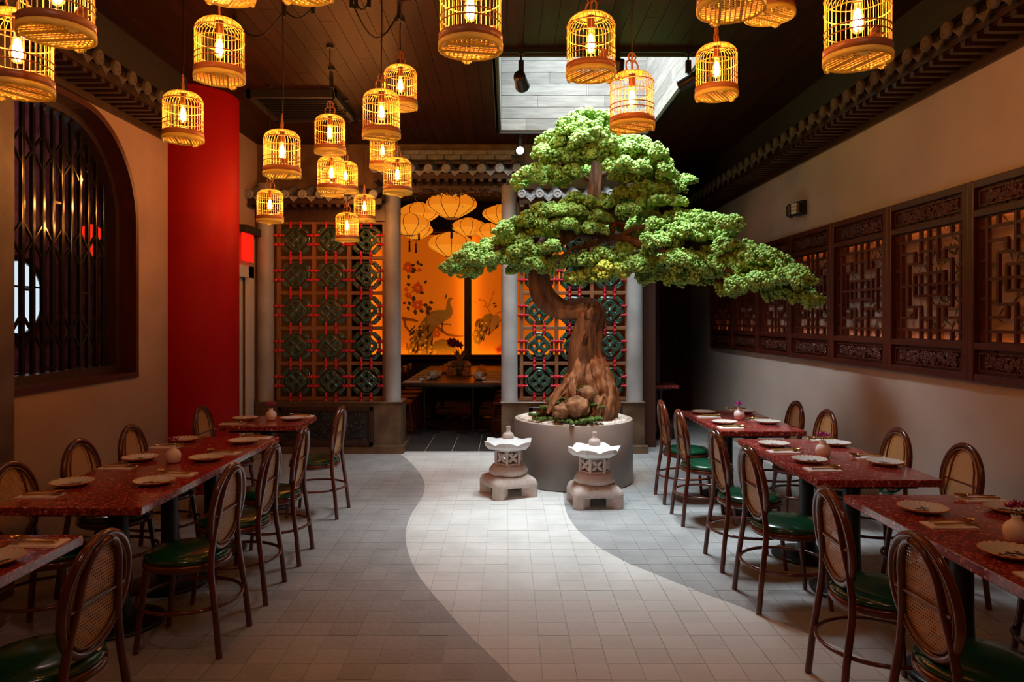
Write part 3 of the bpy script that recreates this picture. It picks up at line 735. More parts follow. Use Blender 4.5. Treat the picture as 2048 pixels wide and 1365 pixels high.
CG=[(35,209,130,'cut by the left frame edge, below its twin'),(114,104,139,'big, at top left with its top cut off'),(439,179,98,'hanging before the red column top'),(366,294,79,'lower one in front of the red column'),
 (456,20,106,'only its base showing at top, left part'),(609,17,116,'only its base showing at top, over the cords'),(564,362,74,'left of the tight cluster, beside the column edge'),(660,316,62,'topmost of the tight cluster in the middle left'),
 (801,228,68,'high one over the dining doorway, behind another'),(763,287,76,'large front one overlapping another to its right'),(765,344,52,'half hidden under a larger cage, upper middle'),(795,395,58,'before the top of the doorway column'),
 (663,391,57,'front one of the close pair under the topmost cage'),(691,391,50,'rear right one of the close pair'),(664,397,45,'almost hidden behind the close pair, its base lower'),(540,450,53,'lowest on the left, beside the grey column'),
 (729,447,43.4,'upper of two small ones before the green lattice'),(694,487,46.5,'lowest of all, before the green lattice'),(941,127,128,'large, at top centre left of the skylight'),(1182,172,100,'in front of the skylight, higher of two'),
 (1264,271,90,'overlapping the tree top below the skylight'),(1433,209,84,'right of the skylight beside the spotlight'),(1462,53,133,'only its base showing at top, right of the skylight'),(1539,57,98,'partly hidden behind a nearer base at top right'),(1715,151,129,'large, alone at the top right')]
for (x,yb,w_,lb) in CG: cage('bamboo birdcage lamp with glowing bulb, '+lb,x,yb,w_)
# loose swagged cords on ceiling hooks
def swag(label,pts,r=.0055,sag=.16):
    m=MB(); P=[]
    for i in range(len(pts)-1):
        a,b=Vector(pts[i]),Vector(pts[i+1])
        for k in range(8):
            t=k/8; p=a.lerp(b,t); p.z-=sag*(a-b).length*math.sin(PI*t); P.append(p)
    P.append(Vector(pts[-1])); m.tube(P,r,6)
    for p in pts: m.box(p[0]-.012,p[1]-.012,p[2]-.05,p[0]+.012,p[1]+.012,CEIL,b=.003)
    return tag(part('swagged_cable',m,K['cord']),label,'cord')
def C_(x,y): d=(CEIL-.04-H)*F/(CY-y); return ((x-CX)*d/F,d,CEIL-.04)
swag('black cord swagged under the ceiling above the left cages',[C_(470,45),C_(568,20),C_(626,14)],sag=.30)
swag('black cord looping deeply between two hooks above the middle cages',[C_(703,2),C_(798,25)],sag=.62)
swag('black cord draped from a far hook before the ceiling vent unit',[C_(664,165),C_(690,215),C_(720,232)])
swag('short black cord loop at the top edge over the middle',[C_(712,4),C_(738,1)],sag=.6)
# ================================================================ SILK LANTERNS IN THE DINING ROOM
def lantern_meshes():
    prof=[(.10,-.20),(.15,-.178),(.24,-.128),(.325,-.072),(.372,-.03),(.388,.012),(.380,.055),(.345,.102),(.285,.142),(.20,.176),(.125,.200),(.10,.215)]
    n=48
    def wv(a,r,z): return 1+.075*(abs(math.sin(4*a))-.5)*(1 if .2<r else .3)
    a=MB(); a.lathe(prof[4:],n,wave=wv,caps=False); a.lathe(prof[:5],n,mi=1,wave=wv,caps=False)
    r=MB()
    for k in range(8):
        t=2*PI*k/8; r.tube([(p[0]*.972*math.cos(t),p[0]*.972*math.sin(t),p[1]) for p in prof],.006,5)
    r.ring((0,0,.2),.09,.008,24,5); 
    b=MB(); b.lathe([(.10,-.215),(.105,-.2),(.085,-.2),(.085,-.215),(.10,-.215)],24)
    t=MB(); t.tube([(0,0,-.2),(0,0,-.30)],.006,5); t.lathe([(.012,-.30),(.022,-.32),(.016,-.36),(.022,-.52),(0,-.52)],8)
    return a.mesh('silk_shade',[K['lantern'],K['lantern_top']]),r.mesh('rib',K['rib']),b.mesh('base_hoop',K['porcelain']),t.mesh('tassel',K['darkwood'])
LM=lantern_meshes()
for (x,y,w_,d0,lb,tas) in ((903,411,98,11.4,'large pale one in the middle, highest',1),(838,428,78,12.6,'at upper left behind another',1),(819,450,80,10.4,'leftmost in front, half behind the grey column',1),(901,490,88,12.2,'lowest in the middle, above the peacock',0),(937,455,66,13.6,'small one right of the middle',0),(1001,430,70,12.4,'at upper right behind the grey column',0),(978,464,60,12.9,'small one lowest at right, beside the branch',0),(832,462,66,13.2,'farthest at left behind two others',1)):
    d=d0 or .77*F/w_; s_=w_*d/F/.77; p=W(x,y,d)
    t=thing('silk_lantern','glowing orange ribbed silk lantern, '+lb,'lantern',p,random.uniform(0,.7),'silk lanterns over the dining table'); t.scale=(s_,s_,s_)
    link('silk_shade',LM[0],t); link('rib',LM[1],t); link('base_hoop',LM[2],t)
    if tas: link('tassel',LM[3],t)
    m=MB(); m.tube([(0,0,.2),(0,0,(4.05-p[2])/s_)],.004,5); part('cord',m,K['cord'],t)
    if lb[0] in 'la':
        m=MB()
        for q in range(5): m.M=Matrix.Rotation(-PI/2+.3,4,'Z')@Matrix.Translation((.335,(q-2)*.02,-.06+.01*(q%2))); m.ball((0,0,0),(.006,.012,.012),5,4); m.M=None
        part('painted_flower',m,K['a_pink'],t)
# ================================================================ PEACOCK PANELS
def art(name,label,x0,x1,d=15.0):
    z0,z1=W(0,710,d)[2],W(0,470,d)[2]; t=thing(name,label,'wall art',(0,0,0))
    m=MB(); m.box(x0,d,z0,x1,d+.02,z1); part('silk_ground',m,K['artground'],t)
    m=MB(); m.box(x0-.065,d-.19,z0-.08,x1+.065,d+.09,z0-.03); m.box(x0-.065,d-.19,z1+.03,x1+.065,d+.09,z1+.08); m.box(x0-.065,d-.19,z0-.03,x0-.03,d+.09,z1+.03); m.box(x1+.03,d-.19,z0-.03,x1+.065,d+.09,z1+.03); m.box(x0-.04,d-.19,z0-.05,x0+.004,d-.168,z1+.05); m.box(x1-.004,d-.19,z0-.05,x1+.04,d-.168,z1+.05); m.box(x0,d-.19,z0-.05,x1,d-.168,z0+.012); part('frame',m,K['darkwood'],t)
    m=MB(); m.box(x0-.028,d-.16,z0,x0-.012,d-.06,z1); m.box(x1+.012,d-.16,z0,x1+.028,d-.06,z1); m.box(x0,d-.14,z0-.028,x1,d-.06,z0-.012); part('light_strip',m,K['led'],t)
    return t
D_=15.0
def A(x,y): p=W(800+x*.21255,500+y*.21255,D_); return (p[0],p[2])
class Art:
    def __init__(s,parent): s.parent=parent; s.k=0
    def poly(s,pts,mt,name):
        m=MB(); s.k+=1; y=D_-.001-.0004*s.k
        m.prism([A(*p) for p in pts],y,y+.0003,'xz'); part(name,m,K[mt],s.parent)
    def many(s,polys,mt,name):
        m=MB(); s.k+=1; y=D_-.001-.0004*s.k
        for q in polys: m.prism([A(*p) for p in q],y,y+.0003,'xz')
        part(name,m,K[mt],s.parent)
def leaf(x,y,l,a,wd=.3): 
    ca,sa=math.cos(a),math.sin(a); return [(x+ca*l*t-sa*l*wd*s_,y+sa*l*t+ca*l*wd*s_) for t,s_ in ((0,0),(.25,.8),(.55,1),(.85,.5),(1,0),(.85,-.5),(.55,-1),(.25,-.8))]
def stroke(pts,w0,w1):
    a=[];b=[]; n=len(pts)
    for i,(x,y) in enumerate(pts):
        x0,y0=pts[max(i-1,0)]; x1,y1=pts[min(i+1,n-1)]; l=math.hypot(x1-x0,y1-y0) or 1; nx,ny=-(y1-y0)/l,(x1-x0)/l; w_=w0+(w1-w0)*i/(n-1)
        a.append((x+nx*w_,y+ny*w_)); b.append((x-nx*w_,y-ny*w_))
    return a+b[::-1]
pa=art('peacock_painting','backlit orange silk painting of a standing peacock and peonies',W(742,0,D_)[0],W(930,0,D_)[0])
q=Art(pa); rg=random.Random(5)
q.many([stroke([(20,640),(70,655),(120,660),(170,675)],16,10),stroke([(40,650),(50,720),(90,770),(160,800)],14,8),stroke([(320,700),(390,760),(450,800),(560,815),(640,800)],16,7),stroke([(60,460),(110,400),(150,340)],3,2)],'a_brown','painted_branch')
q.many([[(330,860),(400,840),(520,870),(540,940),(480,980),(330,980),(290,930)]],'a_green','painted_grass')
tail=[(300,600),(250,620),(190,690),(150,760),(110,850),(70,930),(80,985),(300,985),(330,960),(300,900),(320,800),(340,720),(330,640)]
q.many([tail],'a_green','painted_tail')
q.many([leaf(rg.uniform(120,310),rg.uniform(690,940),rg.uniform(40,80),rg.uniform(1.4,2.6),.12) for _ in range(70)],'a_dark','painted_plume')
q.many([ellipse(x,y,13,13,10) for x,y in ((150,800),(120,850),(170,830),(190,865),(125,895),(155,760),(170,745),(185,920),(215,920),(295,915),(285,950),(185,965),(245,850),(330,960),(215,800),(240,900),(150,930),(100,950),(200,740),(225,690),(195,700))],'a_spot','painted_eye')
q.many([ellipse(x,y,5,5,8) for x,y in ((150,800),(120,850),(170,830),(190,865),(125,895),(155,760),(185,920),(215,920),(295,915),(285,950),(185,965),(330,960),(215,800),(150,930))],'a_dark','painted_pupil')
q.poly([(250,600),(300,580),(360,566),(430,566),(470,600),(478,640),(420,672),(360,715),(300,715),(258,690)],'a_grey','painted_body')
q.poly([(430,580),(438,520),(445,480),(458,450),(480,448),(505,462),(482,470),(472,500),(495,560),(498,600),(470,640),(440,620)],'a_green','painted_neck')
q.many([stroke([(262,690+k*-12),(300,680-k*12),(345,690-k*14)],3,2) for k in range(7)],'a_pale','painted_wing_bar')
q.many([leaf(425,465,50,-1.2,.13),leaf(430,455,40,-1.4,.1)],'a_dark','painted_crest')
q.many([stroke([(400,680),(395,740),(410,790)],6,5),stroke([(380,700),(440,700),(475,700),(480,725)],6,4)],'a_dark','painted_leg')
for (x,y,r) in ((75,165,60),(170,360,58),(165,520,60),(80,430,36),(345,790,45),(60,370,25),(185,190,24)):
    q.many([leaf(x+r*.15*math.cos(a),y+r*.15*math.sin(a),r*rg.uniform(.6,1),a,.32) for a in [k*.62+rg.uniform(-.2,.2) for k in range(10)]],'a_pink','painted_peony')
q.many([leaf(x,y,l,a,.33) for x,y,l,a in ((105,140,40,.2),(110,180,50,.3),(100,205,45,.1),(80,230,50,1.5),(165,100,45,1.4),(180,130,40,.5),(60,320,45,.3),(180,400,50,.2),(130,430,60,1.6),(80,480,50,1.2),(60,490,40,2.6),(70,530,45,1.2),(140,560,55,1.4),(180,570,50,.3),(215,520,50,.0),(240,540,70,.3),(250,560,60,1.2),(270,490,50,.2),(230,320,40,-1))],'a_dark','painted_leaf')
q.many([leaf(x,y,30,a,.3) for x,y,a in ((60,880,1),(70,900,2),(55,930,.5),(560,900,1),(540,940,2),(575,920,-1),(545,890,3))],'a_brown','painted_fern')
pb2=art('peacock_painting','backlit orange silk painting of a smaller perched peacock, right panel',W(943,0,D_)[0],W(1131,0,D_)[0])
q=Art(pb2)
q.many([stroke([(640,805),(720,800),(850,790),(1000,600)],7,5),stroke([(860,610),(830,560),(800,480),(740,470)],4,2),stroke([(830,540),(860,460),(880,400)],3,2),stroke([(900,600),(960,580),(1000,560)],4,2)],'a_brown','painted_branch')
q.many([[(800,610),(850,600),(890,620),(880,680),(840,740),(800,810),(750,890),(700,880),(690,830),(700,760),(730,690)]],'a_green','painted_tail')
q.many([[(880,610),(920,610),(945,650),(930,710),(890,755),(850,760),(850,700)]],'a_pale','painted_body')
q.many([leaf(rg.uniform(720,860),rg.uniform(640,820),rg.uniform(40,70),rg.uniform(1.6,2.5),.12) for _ in range(30)],'a_dark','painted_plume')
q.many([ellipse(x,y,13,13,10) for x,y in ((730,740),(795,740),(715,790),(765,785),(735,840),(770,690),(810,690))],'a_spot','painted_eye')
q.many([ellipse(x,y,5,5,8) for x,y in ((730,740),(795,740),(715,790),(765,785),(735,840))],'a_dark','painted_pupil')
q.many([leaf(870,510,40,-.2,.2),leaf(880,545,40,-.6,.2),leaf(930,700,60,2.2,.2)],'a_dark','painted_crest')
for (x,y,r) in ((930,940,60),(800,530,18),(880,400,16),(750,470,14),(700,490,12)):
    q.many([leaf(x,y,r*rg.uniform(.6,1),a,.25) for a in [k*.7 for k in range(9)]],'a_pink','painted_flower')
# ================================================================ TABLES
def table(label,x0,x1,y0,y1,peds,mt='terrazzo',h=.75,cat='table',name='dining_table',leg_r=.05,group=None):
    cx,cy=(x0+x1)/2,(y0+y1)/2; t=thing(name,label,cat,(cx,cy,0),0,group)
    m=MB(); m.box(x0-cx,y0-cy,h-.042,x1-cx,y1-cy,h,b=.004); part('table_top',m,K[mt],t)
    m=MB(); m.box(x0-cx+.10,y0-cy+.08,h-.067,x1-cx-.10,y1-cy-.08,h-.042); part('apron',m,K['blackmetal'],t)
    for y in peds:
        m=MB(); m.lathe([(leg_r*1.5,.03),(leg_r*1.15,.12),(leg_r,.3),(leg_r,.6),(leg_r*1.4,h-.067)],20,(0,y-cy,0)); part('pedestal',m,K['blackmetal'],t)
        m=MB(); m.lathe([(.0,0),(.235,0),(.24,.012),(.22,.022),(leg_r*2,.035),(leg_r*1.4,.04),(0,.04)],32,(0,y-cy,0)); part('base_disc',m,K['blackmetal'],t)
    return t
table('red terrazzo table at the far end of the right row',1.73,2.42,5.87,7.23,(6.2,6.85))
table('red terrazzo table in the middle of the right row',1.74,2.45,4.08,5.48,(4.42,5.08))
table('red terrazzo table nearest the camera on the right, cut by the frame',1.73,2.46,2.33,3.74,(2.7,3.35))
table('short red terrazzo table at the far left before the red column',-2.48,-1.775,6.14,6.79,(6.46,))
table('long red terrazzo table along the left wall, six places',-2.47,-1.755,3.49,5.6,(3.95,4.55,5.2))
table('red terrazzo table corner nearest the camera on the left',-2.47,-1.77,1.75,3.04,(2.1,2.72))
table('small red terrazzo table in the dark alcove right of the grey column',1.935,2.36,9.95,10.45,(10.2,),leg_r=.03)
# ================================================================ CANE CHAIRS  (local +x is where the sitter looks)
def chair_proto():
    t=bpy.data.objects.new('cane_chair',None); COL.objects.link(t); t.empty_display_size=.1
    m=MB(); m.lathe([(0,.445),(.19,.44),(.205,.447),(.208,.458),(.19,.474),(.12,.483),(0,.486)],36,(.0,0,0)); part('cushion',m,K['leather'],t)
    m=MB(); m.lathe([(.0,.405),(.20,.405),(.213,.415),(.213,.437),(.20,.445),(0,.445)],36); part('seat_ring',m,K['chairwood'],t)
    for s_ in (-1,1):
        pts=[(-.245,s_*.19,0),(-.225,s_*.182,.2),(-.197,s_*.172,.40),(-.192,s_*.160,.48),(-.198,s_*.140,.58),(-.215,s_*.115,.70)]
        pts+=[(-.215-.035*k/6-.0,s_*.115*math.cos(PI/2*k/6),.70+.185*math.sin(PI/2*k/6)) for k in range(1,7)]
        m=MB(); m.tube(pts,[.016]*4+[.0145]*8,10); part('leg',m,K['chairwood'],t)
        m=MB(); m.tube([(.185,s_*.165,0),(.165,s_*.155,.2),(.140,s_*.14,.41)],[.013,.015,.018],10); part('leg',m,K['chairwood'],t)
    m=MB(); m.ring((-.012,0,.235),.252,.0095,40,7); part('ring_stretcher',m,K['chairwood'],t)
    tl=math.atan2(.055,.41)
    def bp(y,z): return (-.178-(z-.50)*.135,y,z)
    el=lambda ry,rz,off=0:[(bp(ry*math.cos(2*PI*k/44),.695+rz*math.sin(2*PI*k/44))[0]+off,ry*math.cos(2*PI*k/44),.695+rz*math.sin(2*PI*k/44)) for k in range(44)]
    m=MB(); m.tube(el(.186,.205),.0165,9,True); part('back_frame',m,K['chairwood'],t)
    m=MB(); m.tube(el(.164,.183,-.007),.0055,6,True); m.tube(el(.164,.183,.009),.005,6,True); part('cane_binding',m,K['cane_bind'],t)
    m=MB(); e=el(.17,.189); n=len(e); m.add(e+[bp(0,.695)],[(i,(i+1)%n,n) for i in range(n)]); part('cane_panel',m,K['cane'],t)
    m=MB(); a=bp(-.158,.68); b=bp(.158,.68); m.tube([(a[0]-.006,a[1],a[2]),(b[0]-.006,b[1],b[2])],.009,8); part('back_rail',m,K['chairwood'],t)
    return t
proto=chair_proto(); used=False
def put_chair(label,x,y,rz,group):
    global used
    o=copy_tree(proto) if used else proto
    used=True; o.location=(x,y,0); o.rotation_euler=(0,0,rz+random.uniform(-.05,.05)); tag(o,label,'chair',group); return o
g1='cane-backed chairs on the aisle side of the right row'; g2='cane-backed chairs along the right wall'; g3='cane-backed chairs on the aisle side of the left row'; g4='cane-backed chairs along the left wall'
for lb,y in (('farthest on the right aisle',6.67),('second from the far end on the right aisle',5.99),('third from the far end on the right aisle',4.94),('fourth from the far end on the right aisle',4.27),('fifth on the right aisle, before the near table',3.20),('nearest the camera on the right aisle',2.52)):
    put_chair('cane-backed chair with green leather seat, '+lb,1.645,y,0,g1)
for lb,x,y in (('farthest along the right wall',2.40,6.60),('second along the right wall',2.40,5.96),('third along the right wall, by the middle table',2.44,4.96),('fourth along the right wall, between two tables',2.50,4.33),('half under the near right table, only legs showing',2.50,3.18)):
    put_chair('cane-backed chair, '+lb,x,y,PI,g2)
for lb,y in (('farthest on the left aisle, before the carved plinth',6.20),('second from the far end on the left aisle',5.04),('third from the far end on the left aisle',4.38),('fourth on the left aisle, near corner of the long table',3.74),('nearest the camera at lower left',2.55)):
    put_chair('cane-backed green-seated chair, '+lb,-1.64,y,PI,g3)
for lb,x,y in (('against the red column',-2.40,6.25),('along the left wall, nearest the red column',-2.42,5.12),('along the left wall, middle of the long table',-2.42,4.49),('along the left wall, cut by the left frame edge',-2.36,3.78)):
    put_chair('cane-backed chair, '+lb,x,y,0,g4)
# ================================================================ PLACE SETTINGS
def plate_mesh():
    m=MB()
    wv=lambda a,r,z: 1+(.008*math.cos(24*a) if r>.085 else 0)
    m.lathe([(0,.004),(.055,.004),(.06,.002),(.064,.002),(.085,.012),(.106,.022),(.108,.025),(.104,.0255),(.096,.0215),(.084,.0165),(.074,.012),(.064,.0075),(0,.0075)],144,wave=wv)
    for k,p in enumerate(m.v):
        r=math.hypot(p[0],p[1])
        if .067<r<.112: m.v[k]=(p[0],p[1],p[2]+.0014*math.cos(24*math.atan2(p[1],p[0]))*min(1,(r-.067)/.02))
    return m.mesh('plate',K['porcelain'])
def rimprint():
    m=MB(); rg=random.Random(8)
    for k in range(16):
        x=-.05+.1*k/15; y=.02*math.sin(k*.9)+rg.uniform(-.012,.012); r=rg.uniform(.005,.010)
        m.lathe([(0,.0088),(r,.0086)],7,(x,y,0))
    m.tube([(-.055,-.01,.0082),(-.02,.01,.0082),(.02,-.004,.0082),(.06,.012,.0082)],.0020,4); return m.mesh('blossom_print',K['print_'])
def rim_edge():
    m=MB(); pts=[]
    for k in range(96):
        a=2*PI*k/96; q=1.0*.1075*(1+.008*math.cos(24*a)); pts.append((q*math.cos(a),q*math.sin(a),.0248+.0014*math.cos(24*a)))
    m.tube(pts,.0021,5,True); return m.mesh('brown_rim',K['a_brown'])
def napkin_mesh():
    m=MB(); m.box(-.10,-.055,0,.10,.055,.003); m.box(-.098,-.052,.003,.098,.05,.006,b=.001); return m.mesh('napkin',K['linen'])
def spoon_mesh():
    m=MB(); m.tube([(-.10,0,.009),(-.03,0,.012),(.03,0,.016)],[.0045,.004,.0036],6)
    vs=[];fs=[]; n=14
    for k in range(5):
        t=PI/2*k/4
        for i in range(n):
            a=2*PI*i/n; vs.append((.064+.038*math.cos(a)*math.sin(t),.025*math.sin(a)*math.sin(t)*(1-.15*math.cos(a)),.018-.011*math.cos(t)+.003*math.cos(a)*math.sin(t)))
    for k in range(4):
        for i in range(n): fs.append((k*n+i,k*n+(i+1)%n,(k+1)*n+(i+1)%n,(k+1)*n+i))
    m.add(vs,fs,0,True); return m.mesh('spoon',K['gold'])
def fork_mesh():
    m=MB(); m.tube([(-.10,0,.008),(-.02,0,.009),(.045,0,.010)],[.005,.004,.0035],6); m.box(.04,-.010,.009,.06,.010,.0115)
    for k in range(4): m.tube([(.058,-.0085+k*.0057,.0102),(.092,-.0085+k*.0057,.012)],.0016,4)
    return m.mesh('fork',K['gold'])
plm,prm,rem,npm,spm,fkm=plate_mesh(),rimprint(),rim_edge(),napkin_mesh(),spoon_mesh(),fork_mesh()
TZ=.7502
def setting(x,y,side,where,flip=1):
    """side +1: the diner looks towards +x; flip: where the napkin lies along y"""
    o=link('plate',plm,None,(x,y,TZ),(0,0,random.uniform(0,6.28))); tag(o,'scalloped white plate with a brown rim, '+where,'plate','scalloped plates')
    link('brown_rim',rem,o); link('blossom_print',prm,o)
    rz=(0 if side>0 else PI)+random.uniform(-.06,.06); nx,ny=x-side*.02,y+flip*.235
    for nm,me,dy,dz,cat,lb in (('napkin',npm,0,0,'napkin','folded white napkin beside the plate '),('fork',fkm,-.018,.005,'cutlery','gold fork on the napkin by the plate '),('spoon',spm,.02,.005,'cutlery','gold spoon on the napkin by the plate ')):
        q=link(nm,me,None,(nx+(side*.025 if nm!='napkin' else 0),ny+dy,TZ+dz),(0,0,rz+(random.uniform(-.1,.1) if nm!='napkin' else 0))); tag(q,lb+where,cat,nm+'s laid on the red tables')
R='right table'
for x,y,sd,lb in ((1.885,6.96,1,'far aisle side, far right table'),(1.88,6.28,1,'near aisle side, far right table'),(2.29,7.02,-1,'behind the vase, far right table'),(2.26,6.30,-1,'near wall side, far right table'),
    (1.90,5.18,1,'far aisle side, middle right table'),(1.91,4.59,1,'near aisle side, middle right table'),(2.345,5.20,-1,'far wall side, middle right table'),(2.345,4.51,-1,'near wall side, middle right table'),
    (1.95,3.41,1,'far aisle side, near right table'),(2.355,3.40,-1,'far wall side, near right table'),(1.915,2.765,1,'near aisle side, near right table')):
    setting(x,y,sd,lb,-1 if sd>0 else 1)
for x,y,sd,lb in ((-1.92,6.52,-1,'aisle side, far left table'),(-2.35,6.52,1,'wall side, far left table'),(-1.92,5.30,-1,'far aisle side, long left table'),(-2.39,5.37,1,'far wall side, long left table'),(-1.92,4.65,-1,'middle aisle side, long left table'),(-2.345,4.65,1,'middle wall side, long left table'),(-1.93,3.98,-1,'near aisle side, long left table'),(-2.36,3.945,1,'near wall side, long left table'),(-1.90,2.68,-1,'nearest table at lower left')):
    setting(x,y,sd,lb,1 if sd<0 else -1)
def vase(x,y,where,s_=1.0):
    t=thing('bud_vase','small blush bud vase with a magenta flower, '+where,'vase',(x,y,TZ),random.uniform(0,6),'bud vases on the red tables')
    m=MB(); m.lathe([(.0,0),(.03,0),(.042,.01),(.048,.04),(.046,.062),(.034,.08),(.020,.087),(.017,.10),(.020,.108),(.014,.108),(.012,.09),(0,.088)],24); part('vase_body',m,K['vase'],t)
    m=MB()
    for dx,dy in ((.0,.0),(.018,.01),(-.02,-.006)): m.tube([(0,0,.09),(dx,dy,.135)],.002,5)
    part('stem',m,K['stem'],t)
    m=MB(); rg=random.Random(int(x*100))
    for dx,dy,dz in ((.0,.0,.15),(.024,.012,.140),(-.026,-.008,.142),(.005,-.02,.142)):
        for k in range(11):
            a=k*2.4; e=rg.uniform(-.2,1.1); m.M=Matrix.Translation((dx,dy,dz))@Matrix.Rotation(a,4,'Z')@Matrix.Rotation(-e,4,'Y'); m.ball((.014,0,0),(.015,.0055,.002),6,3); m.M=None
    part('flower',m,K['petal'],t)
for x,y,lb in ((2.09,6.54,'far right table'),(2.07,4.76,'middle right table'),(2.06,2.94,'near right table, at the frame edge'),(-2.11,6.5,'far left table'),(-2.10,4.57,'long left table')): vase(x,y,lb)
# ================================================================ PLANTER, TREE
PX,PYc,PR,PH=.686,7.525,.61,.637
t=thing('round_planter','large round grey concrete planter under the tree','planter',(PX,PYc,0))
m=MB(); m.lathe([(PR-.012,0),(PR,.012),(PR,PH-.008),(PR-.008,PH)],72,caps=False); m.lathe([(PR-.045,PH-.0),(PR-.045,PH-.06),(0,PH-.06)],72,caps=False); part('planter_wall',m,K['planter'],t)
m=MB(); m.lathe([(PR-.008,PH),(PR-.045,PH+.001)],72,caps=False); part('planter_rim',m,K['rim'],t)
me_p=None
rg=random.Random(21); m=MB()
ico=[(0,0,-1),(.72,-.53,-.45),(-.28,-.85,-.45),(-.89,0,-.45),(-.28,.85,-.45),(.72,.53,-.45),(.28,-.85,.45),(-.72,-.53,.45),(-.72,.53,.45),(.28,.85,.45),(.89,0,.45),(0,0,1)]
icf=[(0,1,2),(1,0,5),(0,2,3),(0,3,4),(0,4,5),(1,5,10),(2,1,6),(3,2,7),(4,3,8),(5,4,9),(1,10,6),(2,6,7),(3,7,8),(4,8,9),(5,9,10),(6,10,11),(7,6,11),(8,7,11),(9,8,11),(10,9,11)]
for k in range(4200):
    a=rg.uniform(0,2*PI); r_=(PR-.055)*math.sqrt(rg.random()); s_=rg.uniform(.011,.018)
    z=PH-.002+.03*max(0,1-r_/.5)+rg.uniform(-.006,.008)
    q=[1+rg.uniform(-.2,.2) for _ in range(3)]
    m.add([(PX+r_*math.cos(a)+p[0]*s_*q[0],PYc+r_*math.sin(a)+p[1]*s_*q[1],z+p[2]*s_*.7*q[2]) for p in ico],icf,0,True)
m.lathe([(0,PH-.02),(PR-.046,PH-.02)],40,(PX,PYc,0))
o=part('white_pebbles',m,K['pebble']); tag(o,'bed of small white pebbles filling the round planter','gravel'); o['kind']='stuff'
# ---- tree
tree=thing('bonsai_tree','tall twisted artificial pine tree with layered green foliage pads','tree',(.78,7.5,PH-.01))
def L3(x,y,d): p=W(x,y,d); return Vector((p[0]-.78,p[1]-7.5,p[2]-(PH-.01)))
def smooth_path(ctrl,n=6):
    out=[]; C=[(*c,) for c in ctrl]
    for i in range(len(C)-1):
        p0,p1,p2,p3=C[max(i-1,0)],C[i],C[i+1],C[min(i+2,len(C)-1)]
        for k in range(n):
            t=k/n; out.append(tuple(.5*((2*b)+(-a+c)*t+(2*a-5*b+4*c-e)*t*t+(-a+3*b-3*c+e)*t**3) for a,b,c,e in zip(p0,p1,p2,p3)))
    out.append(C[-1]); return out
def limb(name,ctrl,mt,n=14,groove=.10,parent=None,seed=1):
    P=smooth_path([(*L3(x,y,d),r) for (x,y,d,r) in ctrl]); rg=random.Random(seed); ph=[rg.uniform(0,6.28) for _ in range(4)]
    m=MB(); N=len(P)
    sq=lambda t,a: 1+groove*math.sin(3*a+ph[0]+t*3)+groove*.7*math.sin(5*a+ph[1]-t*5)+groove*.5*math.sin(9*a+ph[2]+t*8)+groove*.5*math.sin(11*t*3+ph[3])
    m.tube([p[:3] for p in P],[max(p[3],.004) for p in P],n,sq=sq); return part(name,m,K[mt],parent or tree)
limb('trunk',[(1166,842,7.45,.29),(1170,815,7.45,.25),(1172,775,7.45,.20),(1168,735,7.45,.165),(1166,700,7.45,.16),(1171,668,7.46,.155),(1180,642,7.47,.135),(1182,624,7.48,.115),(1164,618,7.48,.105),(1140,622,7.48,.105),(1112,616,7.47,.112),(1087,594,7.46,.115),(1078,563,7.45,.108),(1079,530,7.45,.104),(1086,502,7.45,.102),(1106,481,7.46,.098),(1135,466,7.48,.09),(1165,445,7.5,.08),(1184,410,7.5,.07),(1190,370,7.5,.058),(1193,330,7.5,.048),(1186,290,7.5,.036),(1180,250,7.5,.02)],'bark',36,.115,seed=3)
limb('knuckle',[(1172,650,7.40,.03),(1182,634,7.39,.075),(1190,618,7.39,.06),(1196,606,7.39,.02)],'bark',18,.14,seed=5)
limb('hollow',[(1165,690,7.30,.012),(1171,680,7.295,.026),(1174,668,7.30,.016)],'darkwood',10,.2,seed=6)
for i,c in enumerate([[(1216,842,7.34,.04),(1214,815,7.32,.085),(1208,785,7.31,.10),(1200,752,7.33,.09),(1190,728,7.36,.06),(1182,705,7.40,.03)],[(1135,838,7.20,.05),(1142,800,7.24,.08),(1152,765,7.28,.08),(1160,730,7.33,.06),(1164,695,7.38,.03)],[(1112,840,7.34,.05),(1128,812,7.36,.10),(1146,780,7.38,.11),(1158,745,7.40,.10),(1164,700,7.42,.06)],[(1078,842,7.42,.03),(1102,826,7.42,.07),(1130,806,7.42,.11),(1152,780,7.43,.10)],[(1186,842,7.24,.05),(1184,812,7.24,.08),(1180,780,7.26,.08),(1176,745,7.31,.06),(1172,715,7.37,.03)],[(1224,842,7.45,.05),(1220,805,7.43,.09),(1212,770,7.42,.09),(1202,735,7.42,.08),(1194,705,7.44,.04)],[(1200,845,7.20,.03),(1212,820,7.22,.07),(1214,780,7.27,.06),(1206,745,7.33,.03)],[(1176,842,7.12,.03),(1194,820,7.15,.05),(1200,795,7.2,.05)],[(1066,838,7.3,.02),(1092,822,7.3,.05),(1118,800,7.33,.08),(1145,775,7.38,.09)],[(1096,828,7.14,.015),(1104,812,7.16,.035),(1118,792,7.2,.045),(1140,765,7.28,.06)],[(1148,800,7.12,.02),(1146,780,7.15,.035),(1150,755,7.22,.045)],[(1106,838,7.08,.02),(1112,826,7.1,.03),(1122,812,7.12,.02)]]):
    limb('root',c,'root',30,.17,seed=20+i)
